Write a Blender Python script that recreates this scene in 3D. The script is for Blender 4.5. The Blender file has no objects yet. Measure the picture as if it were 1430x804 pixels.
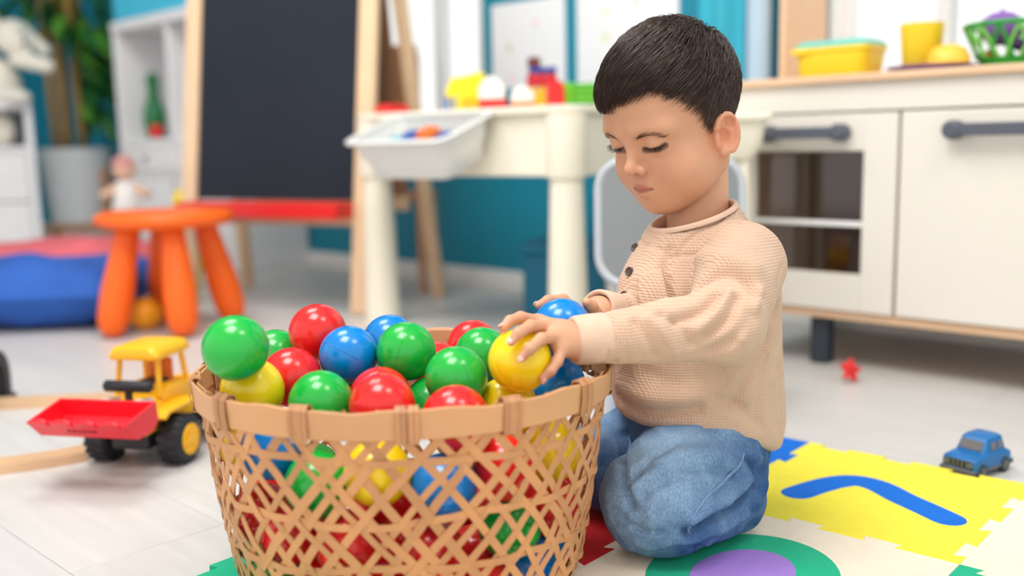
import bpy, math, random
import numpy as np
from mathutils import Matrix, Vector

# ------------------------------------------------------------------ camera, world, lights, exposure
scene = bpy.context.scene
COL = scene.collection
F, CX, CY, CAM_H, PITCH, ROLL = 1380.0, 715.0, 402.0, 0.45, math.radians(8.3), 0.02
_r0 = np.array([1, 0, 0.]); _u0 = np.array([0, math.sin(PITCH), math.cos(PITCH)])
_fw = np.array([0, math.cos(PITCH), -math.sin(PITCH)])
_rc = math.cos(ROLL)*_r0 - math.sin(ROLL)*_u0
_uc = math.sin(ROLL)*_r0 + math.cos(ROLL)*_u0
_O = np.array([0, 0, CAM_H])
cam_data = bpy.data.cameras.new('camera')
cam = bpy.data.objects.new('camera', cam_data); COL.objects.link(cam)
_m = Matrix(((_rc[0], _uc[0], -_fw[0], 0), (_rc[1], _uc[1], -_fw[1], 0), (_rc[2], _uc[2], -_fw[2], CAM_H), (0, 0, 0, 1)))
cam.matrix_world = _m
cam_data.sensor_width = 36.0
cam_data.lens = 36.0*F/1430.0
cam_data.clip_start = 0.05
cam_data.dof.use_dof = True
cam_data.dof.focus_distance = 1.03
cam_data.dof.aperture_fstop = 2.0
scene.camera = cam

world = bpy.data.worlds.new('world'); scene.world = world; world.use_nodes = True
_bg = world.node_tree.nodes['Background']
_bg.inputs[0].default_value = (1.0, 0.985, 0.96, 1)
_bg.inputs[1].default_value = 1.45

def area_light(name, loc, target, sx, sy, power, color=(1, 1, 1)):
    ld = bpy.data.lights.new(name, 'AREA'); ld.shape = 'RECTANGLE'; ld.size = sx; ld.size_y = sy
    ld.energy = power; ld.color = color
    o = bpy.data.objects.new(name, ld); COL.objects.link(o); o.location = loc
    o.rotation_euler = (Vector(target)-Vector(loc)).to_track_quat('-Z', 'Y').to_euler()
    return o
area_light('ceiling_lamp', (-0.5, 0.5, 2.45), (-0.2, 1.1, 0.2), 0.9, 0.9, 44, (1, 0.98, 0.95))
area_light('ceiling_lamp', (0.9, 0.3, 2.45), (0.5, 1.3, 0.2), 0.6, 0.6, 15, (1, 0.97, 0.93))
area_light('ceiling_lamp', (-0.9, 1.9, 2.45), (-0.9, 2.1, 0.0), 0.9, 0.9, 32, (1, 0.98, 0.95))

scene.view_settings.view_transform = 'Standard'
scene.view_settings.look = 'None'
scene.view_settings.gamma = 1.0
scene.view_settings.exposure = -0.25
scene.view_settings.use_curve_mapping = False

# ------------------------------------------------------------------ helpers
RNG = np.random.default_rng(7)
random.seed(7)

def ray(x, y):
    return (x-CX)/F*_rc - (y-CY)/F*_uc + _fw
def at(x, y, Y):
    d = ray(x, y); return _O + d*(Y/d[1])
def fl(x, y, z=0.0):
    d = ray(x, y); return _O + d*((z-CAM_H)/d[2])

def lin(c):
    c = c/255.0
    return c/12.92 if c <= 0.04045 else ((c+0.055)/1.055)**2.4
def rgb(r, g, b):
    return (lin(r), lin(g), lin(b), 1.0)

_mats = {}
def mat(name, c, rough=0.5, var=0.06, vscale=8.0, bump=0.0, bscale=60.0, spec=0.5, sss=0.0, coat=0.0,
        metal=0.0, trans=0.0, alpha=1.0, attr=None, stretch=None, rand=0.0, sheen=0.0):
    """Procedural principled material: noise-varied colour, optional bump, optional vertex colour, per-object variation."""
    if name in _mats: return _mats[name]
    m = bpy.data.materials.new(name); m.use_nodes = True; _mats[name] = m
    nt = m.node_tree; N = nt.nodes; L = nt.links; b = N['Principled BSDF']
    b.inputs['Roughness'].default_value = rough
    b.inputs['Specular IOR Level'].default_value = spec
    b.inputs['Metallic'].default_value = metal
    b.inputs['Coat Weight'].default_value = coat
    b.inputs['Coat Roughness'].default_value = 0.08
    b.inputs['Transmission Weight'].default_value = trans
    b.inputs['Alpha'].default_value = alpha
    if sheen:
        b.inputs['Sheen Weight'].default_value = sheen
    if sss:
        b.inputs['Subsurface Weight'].default_value = sss
        b.inputs['Subsurface Radius'].default_value = (0.012, 0.005, 0.003)
        b.inputs['Subsurface Scale'].default_value = 0.6
    tc = N.new('ShaderNodeTexCoord'); mp = N.new('ShaderNodeMapping'); L.new(tc.outputs['Object'], mp.inputs[0])
    if stretch: mp.inputs['Scale'].default_value = stretch
    nz = N.new('ShaderNodeTexNoise'); nz.inputs['Scale'].default_value = vscale; nz.inputs['Detail'].default_value = 4
    L.new(mp.outputs[0], nz.inputs['Vector'])
    hsv = N.new('ShaderNodeHueSaturation')
    mr = N.new('ShaderNodeMapRange'); mr.inputs['To Min'].default_value = 1-var; mr.inputs['To Max'].default_value = 1+var
    mr.inputs['From Min'].default_value = 0.25; mr.inputs['From Max'].default_value = 0.75
    L.new(nz.outputs['Fac'], mr.inputs['Value'])
    if rand:
        oi = N.new('ShaderNodeObjectInfo'); mr2 = N.new('ShaderNodeMapRange')
        mr2.inputs['To Min'].default_value = 1-rand; mr2.inputs['To Max'].default_value = 1+rand
        L.new(oi.outputs['Random'], mr2.inputs['Value'])
        mu = N.new('ShaderNodeMath'); mu.operation = 'MULTIPLY'
        L.new(mr.outputs[0], mu.inputs[0]); L.new(mr2.outputs[0], mu.inputs[1]); L.new(mu.outputs[0], hsv.inputs['Value'])
    else:
        L.new(mr.outputs[0], hsv.inputs['Value'])
    if attr:
        at_ = N.new('ShaderNodeAttribute'); at_.attribute_name = attr; L.new(at_.outputs['Color'], hsv.inputs['Color'])
    else:
        hsv.inputs['Color'].default_value = c
    L.new(hsv.outputs[0], b.inputs['Base Color'])
    if bump:
        nb = N.new('ShaderNodeTexNoise'); nb.inputs['Scale'].default_value = bscale; nb.inputs['Detail'].default_value = 3
        L.new(mp.outputs[0], nb.inputs['Vector'])
        bp = N.new('ShaderNodeBump'); bp.inputs['Strength'].default_value = bump; bp.inputs['Distance'].default_value = 0.002
        L.new(nb.outputs['Fac'], bp.inputs['Height']); L.new(bp.outputs[0], b.inputs['Normal'])
    return m

def tag(o, label=None, cat=None, group=None, kind=None):
    if label: o['label'] = label
    if cat: o['category'] = cat
    if group: o['group'] = group
    if kind: o['kind'] = kind
    return o
def thing(name, label, cat, loc=(0, 0, 0), rotz=0.0, group=None, kind=None):
    o = bpy.data.objects.new(name, None); COL.objects.link(o)
    o.empty_display_size = 0.05
    o.location = [float(v) for v in loc]; o.rotation_euler = (0, 0, rotz)
    return tag(o, label, cat, group, kind)

def new_mesh(name, V, Fc, m, parent=None, smooth=35, loc=None, bev=0.0, segs=2, colors=None, rot=None):
    me = bpy.data.meshes.new(name)
    me.from_pydata([tuple(map(float, v)) for v in V] if not isinstance(V, np.ndarray) else V.tolist(), [], Fc if not isinstance(Fc, np.ndarray) else Fc.tolist())
    me.validate()
    if colors is not None:
        ca = me.color_attributes.new('Col', 'FLOAT_COLOR', 'POINT')
        ca.data.foreach_set('color', np.asarray(colors, dtype=np.float32).ravel())
    if smooth:
        me.shade_smooth()
        if smooth < 180: me.set_sharp_from_angle(angle=math.radians(smooth))
    if m: me.materials.append(m)
    o = bpy.data.objects.new(name, me); COL.objects.link(o)
    if parent: o.parent = parent
    if loc is not None: o.location = [float(v) for v in loc]
    if rot is not None: o.rotation_euler = rot
    if bev:
        md = o.modifiers.new('bevel', 'BEVEL'); md.width = bev; md.segments = segs; md.limit_method = 'ANGLE'
        md.angle_limit = math.radians(40); md.use_clamp_overlap = True
        me.shade_smooth()
        md.harden_normals = False
    return o

def frame_of(d):
    d = np.asarray(d, float); d = d/np.linalg.norm(d)
    a = np.array([0, 0, 1.]) if abs(d[2]) < 0.9 else np.array([1., 0, 0])
    u = np.cross(a, d); u /= np.linalg.norm(u); v = np.cross(d, u)
    return u, v, d
def rz(a):
    c, s = math.cos(a), math.sin(a); return np.array([[c, -s, 0], [s, c, 0], [0, 0, 1.]])
def rx(a):
    c, s = math.cos(a), math.sin(a); return np.array([[1, 0, 0], [0, c, -s], [0, s, c]])
def ry(a):
    c, s = math.cos(a), math.sin(a); return np.array([[c, 0, s], [0, 1, 0], [-s, 0, c]])

class MB:
    def __init__(s): s.v = []; s.f = []
    def add(s, V, Fc):
        o = len(s.v); s.v += [tuple(map(float, p)) for p in V]; s.f += [tuple(i+o for i in q) for q in Fc]; return s
    def box(s, c, size, R=None):
        h = np.array(size)/2.0; P = []
        for z in (-1, 1):
            for (x, y) in ((-1, -1), (1, -1), (1, 1), (-1, 1)): P.append(np.array([x, y, z])*h)
        P = np.array(P)
        if R is not None: P = P@np.array(R).T
        return s.add(P+np.array(c), [(3, 2, 1, 0), (4, 5, 6, 7), (0, 1, 5, 4), (1, 2, 6, 5), (2, 3, 7, 6), (3, 0, 4, 7)])
    def box2(s, lo, hi):
        lo = np.array(lo, float); hi = np.array(hi, float); return s.box((lo+hi)/2, hi-lo)
    def tube(s, path, radii, n=10, caps=True, ell=None, closed=False):
        P = np.array(path, float); k = len(P)
        radii = np.full(k, radii) if np.isscalar(radii) else np.array(radii, float)
        T = np.gradient(P, axis=0) if not closed else (np.roll(P, -1, 0)-np.roll(P, 1, 0))
        T /= np.linalg.norm(T, axis=1)[:, None]+1e-12
        u, v, _ = frame_of(T[0]); V = []
        for i in range(k):
            u = u-(u@T[i])*T[i]; u /= np.linalg.norm(u)+1e-12; v = np.cross(T[i], u)
            for j in range(n):
                a = 2*math.pi*j/n
                e = (1, 1) if ell is None else ell
                V.append(P[i]+radii[i]*(math.cos(a)*u*e[0]+math.sin(a)*v*e[1]))
        Fc = []
        rng_ = range(k if closed else k-1)
        for i in rng_:
            i2 = (i+1) % k
            for j in range(n):
                j2 = (j+1) % n; Fc.append((i*n+j, i*n+j2, i2*n+j2, i2*n+j))
        if caps and not closed:
            Fc.append(tuple(range(n-1, -1, -1))); Fc.append(tuple((k-1)*n+j for j in range(n)))
        return s.add(V, Fc)
    def cyl(s, a, b, r0, r1=None, n=20):
        return s.tube([a, b], [r0, r0 if r1 is None else r1], n)
    def lathe(s, prof, n=28, o=(0, 0, 0), R=None, caps=True):
        V = []; k = len(prof)
        for (r, z) in prof:
            for j in range(n):
                a = 2*math.pi*j/n; V.append((r*math.cos(a), r*math.sin(a), z))
        V = np.array(V)
        if R is not None: V = V@np.array(R).T
        Fc = []
        for i in range(k-1):
            for j in range(n):
                j2 = (j+1) % n; Fc.append((i*n+j, i*n+j2, (i+1)*n+j2, (i+1)*n+j))
        if caps:
            Fc.append(tuple(range(n-1, -1, -1))); Fc.append(tuple((k-1)*n+j for j in range(n)))
        return s.add(V+np.array(o), Fc)
    def prism(s, poly, z0, z1, R=None, o=(0, 0, 0)):
        n = len(poly)
        V = np.array([(x, y, z0) for x, y in poly]+[(x, y, z1) for x, y in poly], float)
        if R is not None: V = V@np.array(R).T
        Fc = [tuple(range(n-1, -1, -1)), tuple(range(n, 2*n))]+[(i, (i+1) % n, n+(i+1) % n, n+i) for i in range(n)]
        return s.add(V+np.array(o), Fc)
    def ball(s, c, r, nu=20, nv=12, R=None):
        r = np.array([r, r, r] if np.isscalar(r) else r, float); V = [(0, 0, -1)]
        for i in range(1, nv):
            p = math.pi*i/nv-math.pi/2
            for j in range(nu):
                a = 2*math.pi*j/nu; V.append((math.cos(p)*math.cos(a), math.cos(p)*math.sin(a), math.sin(p)))
        V.append((0, 0, 1)); V = np.array(V)*r
        if R is not None: V = V@np.array(R).T
        Fc = [(0, 1+(j+1) % nu, 1+j) for j in range(nu)]
        for i in range(nv-2):
            for j in range(nu):
                a = 1+i*nu+j; b = 1+i*nu+(j+1) % nu; Fc.append((a, b, b+nu, a+nu))
        e = len(V)-1; o = 1+(nv-2)*nu
        Fc += [(o+j, o+(j+1) % nu, e) for j in range(nu)]
        return s.add(V+np.array(c), Fc)
    def build(s, name, m, parent=None, smooth=35, loc=None, bev=0.0, segs=2, rot=None):
        return new_mesh(name, s.v, s.f, m, parent, smooth, loc, bev, segs, rot=rot)

def box_part(name, lo, hi, m, parent, bev=0.003):
    return MB().box2(lo, hi).build(name, m, parent, bev=bev)

# ------------------------------------------------------------------ signed-distance modelling (for soft shapes)
def sd_sph(p, c, r): return np.linalg.norm(p-np.array(c), axis=1)-r
def sd_ell(p, c, r, R=None):
    q = p-np.array(c)
    if R is not None: q = q@R
    r = np.array(r); k0 = np.linalg.norm(q/r, axis=1); k1 = np.linalg.norm(q/(r*r), axis=1)+1e-9
    return k0*(k0-1.0)/k1
def sd_cap(p, a, b, ra, rb=None):
    a = np.array(a, float); b = np.array(b, float); rb = ra if rb is None else rb
    ba = b-a; pa = p-a; h = np.clip(pa@ba/(ba@ba), 0, 1)
    return np.linalg.norm(pa-h[:, None]*ba, axis=1)-(ra+(rb-ra)*h)
def smin(a, b, k):
    h = np.clip(0.5+0.5*(b-a)/k, 0, 1); return b+(a-b)*h-k*h*(1-h)
def smax(a, b, k): return -smin(-a, -b, k)

def mesh_sdf(f, lo, hi, h, B=8):
    """Sparse surface nets of f(points)->distance inside the box lo..hi at cell size h."""
    lo = np.array(lo, float); hi = np.array(hi, float)
    nb = np.ceil((hi-lo)/(h*B)).astype(int)
    I = np.stack(np.meshgrid(*[np.arange(n) for n in nb], indexing='ij'), -1).reshape(-1, 3)
    cen = lo+(I+0.5)*h*B
    d = f(cen)
    I = I[np.abs(d) < h*B*0.87*1.35+h]
    g = np.stack(np.meshgrid(*[np.arange(B+1)]*3, indexing='ij'), -1).reshape(-1, 3)
    D = np.empty((len(I), (B+1)**3))
    step = max(1, 400000//len(g))
    for s0 in range(0, len(I), step):
        blk = I[s0:s0+step]
        pts = lo+(blk[:, None, :]*B+g[None])*h
        D[s0:s0+step] = f(pts.reshape(-1, 3)).reshape(len(blk), -1)
    D = D.reshape(len(I), B+1, B+1, B+1)
    corners = [(i, j, k) for i in (0, 1) for j in (0, 1) for k in (0, 1)]
    C = np.stack([D[:, i:i+B, j:j+B, k:k+B] for (i, j, k) in corners], -1)
    neg = (C < 0).sum(-1)
    act = np.argwhere((neg > 0) & (neg < 8))
    Cv = C[act[:, 0], act[:, 1], act[:, 2], act[:, 3]]
    cell = I[act[:, 0]]*B+act[:, 1:]
    acc = np.zeros((len(cell), 3)); cnt = np.zeros(len(cell))
    cc = np.array(corners, float)
    for a in range(8):
        for ax in range(3):
            b = a | (4 >> ax)
            if b == a: continue
            va, vb = Cv[:, a], Cv[:, b]; m = (va < 0) != (vb < 0)
            t = va/np.where(m, va-vb, 1.0)
            acc[m] += (cc[a]+(cc[b]-cc[a])*t[:, None])[m]; cnt[m] += 1
    V = lo+(cell+acc/cnt[:, None])*h
    N = (nb*B+2).astype(np.int64)
    key = (cell[:, 0].astype(np.int64)*N[1]+cell[:, 1])*N[2]+cell[:, 2]
    order = np.argsort(key); sk = key[order]
    def find(c):
        k = (c[:, 0].astype(np.int64)*N[1]+c[:, 1])*N[2]+c[:, 2]
        j = np.searchsorted(sk, k); j = np.clip(j, 0, len(sk)-1); ok = sk[j] == k
        return order[j], ok
    quads = []
    for ax in range(3):
        b = 4 >> ax
        m = (Cv[:, 0] < 0) != (Cv[:, b] < 0)
        c = cell[m]; flip = Cv[m, 0] < 0
        u = [0, 0, 0]; w = [0, 0, 0]; u[(ax+1) % 3] = 1; w[(ax+2) % 3] = 1
        u = np.array(u); w = np.array(w)
        i0, o0 = find(c); i1, o1 = find(c-u); i2, o2 = find(c-u-w); i3, o3 = find(c-w)
        ok = o0 & o1 & o2 & o3
        q = np.stack([i0, i1, i2, i3], 1)
        q[~flip] = q[~flip][:, ::-1]
        quads.append(q[ok])
    return V, np.concatenate(quads)

def vnormals(V, Q):
    n = np.cross(V[Q[:, 2]]-V[Q[:, 0]], V[Q[:, 3]]-V[Q[:, 1]])
    N = np.zeros_like(V)
    for i in range(4): np.add.at(N, Q[:, i], n)
    return N/(np.linalg.norm(N, axis=1)[:, None]+1e-12)
def smooth_mesh(V, Q, it=2, lam=0.5):
    E = np.concatenate([Q[:, [0, 1]], Q[:, [1, 2]], Q[:, [2, 3]], Q[:, [3, 0]]])
    for _ in range(it):
        A = np.zeros_like(V); c = np.zeros(len(V))
        np.add.at(A, E[:, 0], V[E[:, 1]]); np.add.at(c, E[:, 0], 1)
        np.add.at(A, E[:, 1], V[E[:, 0]]); np.add.at(c, E[:, 1], 1)
        V = V+lam*(A/np.maximum(c, 1)[:, None]-V)
    return V
def trace(px, py, f, t0=0.6, steps=60):
    """First hit of the view ray with surface f."""
    d = ray(px, py); d = d/np.linalg.norm(d); t = t0; best = (9.0, t0)
    for _ in range(steps):
        v = float(f((_O+d*t)[None])[0])
        if abs(v) < best[0]: best = (abs(v), t)
        t += 0.8*v
        if t > 2.0: break
    return _O+d*best[1]
def resample(P, step):
    P = np.array(P, float); L = np.concatenate([[0], np.cumsum(np.linalg.norm(np.diff(P, axis=0), axis=1))])
    n = max(2, int(L[-1]/step)+1); s = np.linspace(0, L[-1], n)
    return np.stack([np.interp(s, L, P[:, i]) for i in range(3)], 1)
def spline(P, n=8):
    """Catmull-Rom through the points."""
    P = np.array(P, float); Q = np.vstack([2*P[0]-P[1], P, 2*P[-1]-P[-2]]); out = []
    for i in range(1, len(Q)-2):
        for t in np.linspace(0, 1, n, endpoint=False):
            a, b, c, d = Q[i-1], Q[i], Q[i+1], Q[i+2]
            out.append(0.5*((2*b)+(-a+c)*t+(2*a-5*b+4*c-d)*t*t+(-a+3*b-3*c+d)*t**3))
    out.append(P[-1]); return np.array(out)
def polydist(V, P):
    d = np.full(len(V), 9.0)
    for a, b in zip(P[:-1], P[1:]):
        d = np.minimum(d, sd_cap(V, a, b, 0.0))
    return d
def value_noise(p, scale, seed=0):
    """Smooth 3D value noise, -1..1, vectorised."""
    q = p*scale; i = np.floor(q).astype(np.int64); f = q-i; f = f*f*(3-2*f); r = 0
    def hsh(a):
        n = (a[:, 0]*73856093) ^ (a[:, 1]*19349663) ^ (a[:, 2]*83492791) ^ (seed*2654435761)
        n = (n ^ (n >> 13))*1274126177; n = n & 0x7fffffff
        return (n % 100003)/50001.5-1.0
    for dx in (0, 1):
        for dy in (0, 1):
            for dz in (0, 1):
                w = (f[:, 0] if dx else 1-f[:, 0])*(f[:, 1] if dy else 1-f[:, 1])*(f[:, 2] if dz else 1-f[:, 2])
                r = r+w*hsh(i+np.array([dx, dy, dz]))
    return r

# ------------------------------------------------------------------ the room
KX, KY, KA = 0.605, 1.94, math.atan2(-0.694, 0.72)      # origin and direction shared by wall and play kitchen
def wp(s, off, z=0.0):
    return np.array([KX+0.72*s+0.694*off, KY-0.694*s+0.72*off, z])
def struct(o):
    o['kind'] = 'structure'; return o

floor_m = mat('floor_board', rgb(204, 201, 198), rough=0.38, var=0.075, vscale=5.0, bump=0.05, bscale=40, stretch=(0.7, 9, 1), rand=0.03)
under_m = mat('floor_under', rgb(150, 146, 142), rough=0.8)
floor = struct(MB().box2((-6.5, -4.2, -0.06), (3.5, 0.5, -0.0065)).build('floor', under_m, None, loc=(KX, KY, 0), rot=(0, 0, KA)))
pl_len, pl_w = 1.28, 0.185
pm = MB().box((0, 0, -0.004), (pl_len-0.0006, pl_w-0.0005, 0.008)).build('plank', floor_m, floor, bev=0.0003, segs=1)
first = True; row = 0
v0 = -1.422-14*pl_w
for row in range(25):
    v = v0+(row+0.5)*pl_w
    if v+pl_w/2 > 0.44: break
    off = -0.142+((row-14)*0.437) % pl_len
    u = off-math.ceil((off+6.2)/pl_len)*pl_len
    while u < 3.2:
        if first: o = pm; first = False
        else: o = pm.copy(); COL.objects.link(o); o.parent = floor
        o.location = (u+pl_len/2, v, 0); u += pl_len

teal = mat('wall_teal', rgb(8, 132, 158), rough=0.6, var=0.03, vscale=2.0, bump=0.05, bscale=120)
white_paint = mat('white_paint', rgb(238, 238, 236), rough=0.45, var=0.02)
W1 = (-2.15, -1.330, 0.50, 1.95); W2 = (-0.20, 1.50, 0.45, 1.95)
wb = MB(); S0, S1, HT = -6.0, 2.2, 2.6
for (a, b, z0, z1) in ((S0, W1[0], 0, HT), (W1[0], W1[1], 0, W1[2]), (W1[0], W1[1], W1[3], HT), (W1[1], W2[0], 0, HT),
                       (W2[0], W2[1], 0, W2[2]), (W2[0], W2[1], W2[3], HT), (W2[1], S1, 0, HT)):
    wb.box2((a, 0.40, z0), (b, 0.52, z1))
struct(wb.build('wall_back', teal, None, 0, loc=(KX, KY, 0), rot=(0, 0, KA)))
struct(MB().box2((-6.1, -3.5, 0), (-6.0, 0.52, HT)).build('wall_left', teal, None, 0, loc=(KX, KY, 0), rot=(0, 0, KA)))
struct(MB().box2((S0, 0.385, 0), (S1, 0.40, 0.055)).build('baseboard_back', white_paint, None, 35, loc=(KX, KY, 0), rot=(0, 0, KA), bev=0.004))

struct(MB().box2((S0, -3.6, HT), (S1+0.3, 0.52, HT+0.08)).build('ceiling', white_paint, None, 0, loc=(KX, KY, 0), rot=(0, 0, KA)))

def glass_material():
    m = bpy.data.materials.new('window_glass'); m.use_nodes = True; nt = m.node_tree; N = nt.nodes; L = nt.links
    N.remove(N['Principled BSDF'])
    t = N.new('ShaderNodeBsdfTransparent'); t.inputs[0].default_value = (0.99, 0.995, 0.992, 1)
    g = N.new('ShaderNodeBsdfGlossy'); g.inputs['Roughness'].default_value = 0.03
    nz = N.new('ShaderNodeTexNoise'); nz.inputs['Scale'].default_value = 3.0
    bp = N.new('ShaderNodeBump'); bp.inputs['Strength'].default_value = 0.02
    L.new(nz.outputs['Fac'], bp.inputs['Height']); L.new(bp.outputs[0], g.inputs['Normal'])
    mx = N.new('ShaderNodeMixShader'); mx.inputs[0].default_value = 0.03; L.new(t.outputs[0], mx.inputs[1]); L.new(g.outputs[0], mx.inputs[2])
    L.new(mx.outputs[0], N['Material Output'].inputs[0]); return m
win_glass = glass_material()
def window(name, W, mull):
    w = thing(name, None, None, (KX, KY, 0), KA); struct(w)
    a, b, z0, z1 = W; t = 0.045
    fr = MB(); fr.box2((a, 0.42, z0), (a+t, 0.49, z1)); fr.box2((b-t, 0.42, z0), (b, 0.49, z1))
    fr.box2((a+t, 0.42, z0), (b-t, 0.49, z0+t)); fr.box2((a+t, 0.42, z1-t), (b-t, 0.49, z1))
    fr.build('window_frame', white_paint, w, bev=0.003)
    edges = [a+t]+[x for m in mull for x in (m-0.016, m+0.016)]+[b-t]
    for m in mull: box_part('mullion', (m-0.016, 0.43, z0+t), (m+0.016, 0.48, z1-t), mat('mullion_grey', rgb(216, 220, 222), rough=0.5), w)
    for x0, x1 in zip(edges[0::2], edges[1::2]):
        box_part('pane', (x0, 0.452, z0+t), (x1, 0.458, z1-t), win_glass, w, bev=0)
    box_part('window_sill', (a-0.01, 0.385, z0-0.02), (b+0.01, 0.42, z0), white_paint, w)
window('window_1', W1, [-1.575])
window('window_2', W2, [0.062, 0.80])

# ------------------------------------------------------------------ furniture and things, largest first
birch = mat('birch', rgb(226, 188, 152), rough=0.5, var=0.07, vscale=6, stretch=(1, 12, 12))
kit_white = mat('kitchen_white', rgb(228, 221, 211), rough=0.45, var=0.015, vscale=3)
slate = mat('slate_grey', rgb(84, 88, 100), rough=0.5, var=0.04)
dark_leg = mat('dark_leg', rgb(46, 54, 66), rough=0.5, var=0.05)

# play kitchen
K = thing('play_kitchen', 'white toy play kitchen with birch worktop, glazed oven door and grey bar handles', 'play kitchen', (KX, KY, 0), KA)
s0, s1, sd = -0.19, 0.53, 0.163
carc = MB()
carc.box2((s0, 0.0, 0.116), (s0+0.012, 0.38, 0.551)); carc.box2((s1-0.012, 0.0, 0.116), (s1, 0.38, 0.551))
carc.box2((s0+0.012, 0.368, 0.116), (s1-0.012, 0.38, 0.551)); carc.box2((sd-0.006, 0.004, 0.116), (sd+0.006, 0.368, 0.495))
carc.box2((s0+0.012, 0.002, 0.490), (s1-0.012, 0.368, 0.497))
carc.build('carcass', kit_white, K, bev=0.001)
box_part('oven_shade_panel', (s0+0.014, 0.30, 0.118), (sd-0.008, 0.304, 0.488), mat('oven_shade_panel', rgb(128, 96, 78), rough=0.6), K, 0)  # added brown panel, its colour stands in for the oven's inner shade
box_part('front_rail', (s0, -0.018, 0.498), (s1, 0.0, 0.551), kit_white, K, 0.0015)
box_part('worktop', (s0-0.012, -0.030, 0.551), (s1+0.012, 0.385, 0.566), birch, K, 0.003)
box_part('base_board', (s0-0.004, -0.012, 0.099), (s1+0.004, 0.38, 0.116), birch, K, 0.002)
for (x, y) in ((0.0, 0.03), (0.44, 0.03), (-0.15, 0.33), (0.44, 0.33)):
    MB().box2((x-0.019, y-0.019, 0.0), (x+0.019, y+0.019, 0.099)).build('leg', dark_leg, K, bev=0.006)
d1 = MB()
for lo, hi in (((s0, -0.020, 0.118), (-0.129, -0.002, 0.494)), ((0.097, -0.020, 0.118), (sd-0.003, -0.002, 0.494)),
               ((-0.129, -0.020, 0.118), (0.097, -0.002, 0.190)), ((-0.129, -0.020, 0.424), (0.097, -0.002, 0.494))):
    d1.box2(lo, hi)
door1 = d1.build('oven_door', kit_white, K, bev=0.0012)
def smoked():
    m = bpy.data.materials.new('smoked_pane'); m.use_nodes = True; nt = m.node_tree; N = nt.nodes; L = nt.links
    N.remove(N['Principled BSDF'])
    t = N.new('ShaderNodeBsdfTransparent'); t.inputs[0].default_value = (0.80, 0.72, 0.67, 1)
    g = N.new('ShaderNodeBsdfGlossy'); g.inputs['Roughness'].default_value = 0.06
    nz = N.new('ShaderNodeTexNoise'); nz.inputs['Scale'].default_value = 6.0
    bp = N.new('ShaderNodeBump'); bp.inputs['Strength'].default_value = 0.03
    L.new(nz.outputs['Fac'], bp.inputs['Height']); L.new(bp.outputs[0], g.inputs['Normal'])
    mx = N.new('ShaderNodeMixShader'); mx.inputs[0].default_value = 0.06
    L.new(t.outputs[0], mx.inputs[1]); L.new(g.outputs[0], mx.inputs[2]); L.new(mx.outputs[0], N['Material Output'].inputs[0]); return m
box_part('pane', (-0.129, -0.013, 0.190), (0.097, -0.010, 0.424), smoked(), door1, 0)
box_part('shelf_bar', (-0.129, -0.0185, 0.281), (0.097, -0.0135, 0.291), white_paint, door1, 0.001)
door2 = box_part('cupboard_door', (sd+0.003, -0.020, 0.118), (s1, -0.002, 0.494), kit_white, K, 0.002)
def bar_handle(x0, x1, z, parent):
    h = MB(); h.box2((x0+0.012, -0.050, z-0.011), (x1-0.012, -0.036, z+0.011))
    for x in (x0+0.014, x1-0.014): h.lathe([(0.0165, -0.020), (0.0165, -0.050), (0.012, -0.054)], 20, (x, 0, z), np.array([[1, 0, 0], [0, 0, 1.], [0, 1, 0]]))
    return h.build('handle', slate, parent, bev=0.002)
bar_handle(-0.108, 0.070, 0.459, door1); bar_handle(0.250, 0.428, 0.459, door2)
box_part('upright_panel', (s0-0.008, 0.19, 0.566), (s0+0.008, 0.383, 1.12), birch, K, 0.002)

# things on the kitchen worktop
yel = mat('plastic_yellow', rgb(240, 208, 40), rough=0.35, var=0.03)
aqua = mat('plastic_aqua', rgb(112, 200, 190), rough=0.4, var=0.03)
purple = mat('plastic_purple', rgb(132, 84, 170), rough=0.4, var=0.03)
def rrect(w, d, r, n=6):
    P = []
    for cx, cy, a0 in ((w/2-r, d/2-r, 0), (-w/2+r, d/2-r, 90), (-w/2+r, -d/2+r, 180), (w/2-r, -d/2+r, 270)):
        for i in range(n+1):
            a = math.radians(a0+90*i/n); P.append((cx+r*math.cos(a), cy+r*math.sin(a)))
    return P
def loft(mb, sections, cap=True):
    """sections: list of (poly, z) with equal point counts."""
    n = len(sections[0][0]); V = [(x, y, z) for P, z in sections for x, y in P]; Fc = []
    for i in range(len(sections)-1):
        for j in range(n): Fc.append((i*n+j, i*n+(j+1) % n, (i+1)*n+(j+1) % n, (i+1)*n+j))
    if cap: Fc.append(tuple(range(n-1, -1, -1))); Fc.append(tuple((len(sections)-1)*n+j for j in range(n)))
    return mb.add(V, Fc)
tub = thing('food_tub', 'yellow plastic food tub with an aqua lid on the toy kitchen worktop', 'tub', wp(-0.012, 0.10, 0.566), KA)
loft(MB(), [(rrect(.132, .090, .018), 0), (rrect(.140, .096, .02), .004), (rrect(.152, .104, .02), .050), (rrect(.160, .110, .02), .052), (rrect(.160, .110, .02), .060)]).build('tub_body', yel, tub, 40)
MB().box((-0.060, -0.056, .053), (.036, .010, .010)).build('clip', yel, tub, bev=0.003)
loft(MB(), [(rrect(.156, .106, .02), .060), (rrect(.156, .106, .02), .066), (rrect(.140, .092, .02), .072), (rrect(.134, .086, .02), .073)]).build('lid', aqua, tub, 40)
plate = tag(MB().lathe([(.045, 0), (.052, .0), (.079, .008), (.080, .0105), (.074, .0095), (.050, .003), (.0, .0025)], 40).build('toy_plate', purple, None, 60, loc=wp(.178, .075, .566)), 'purple toy plate lying under the yellow cup on the worktop', 'plate')
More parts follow.
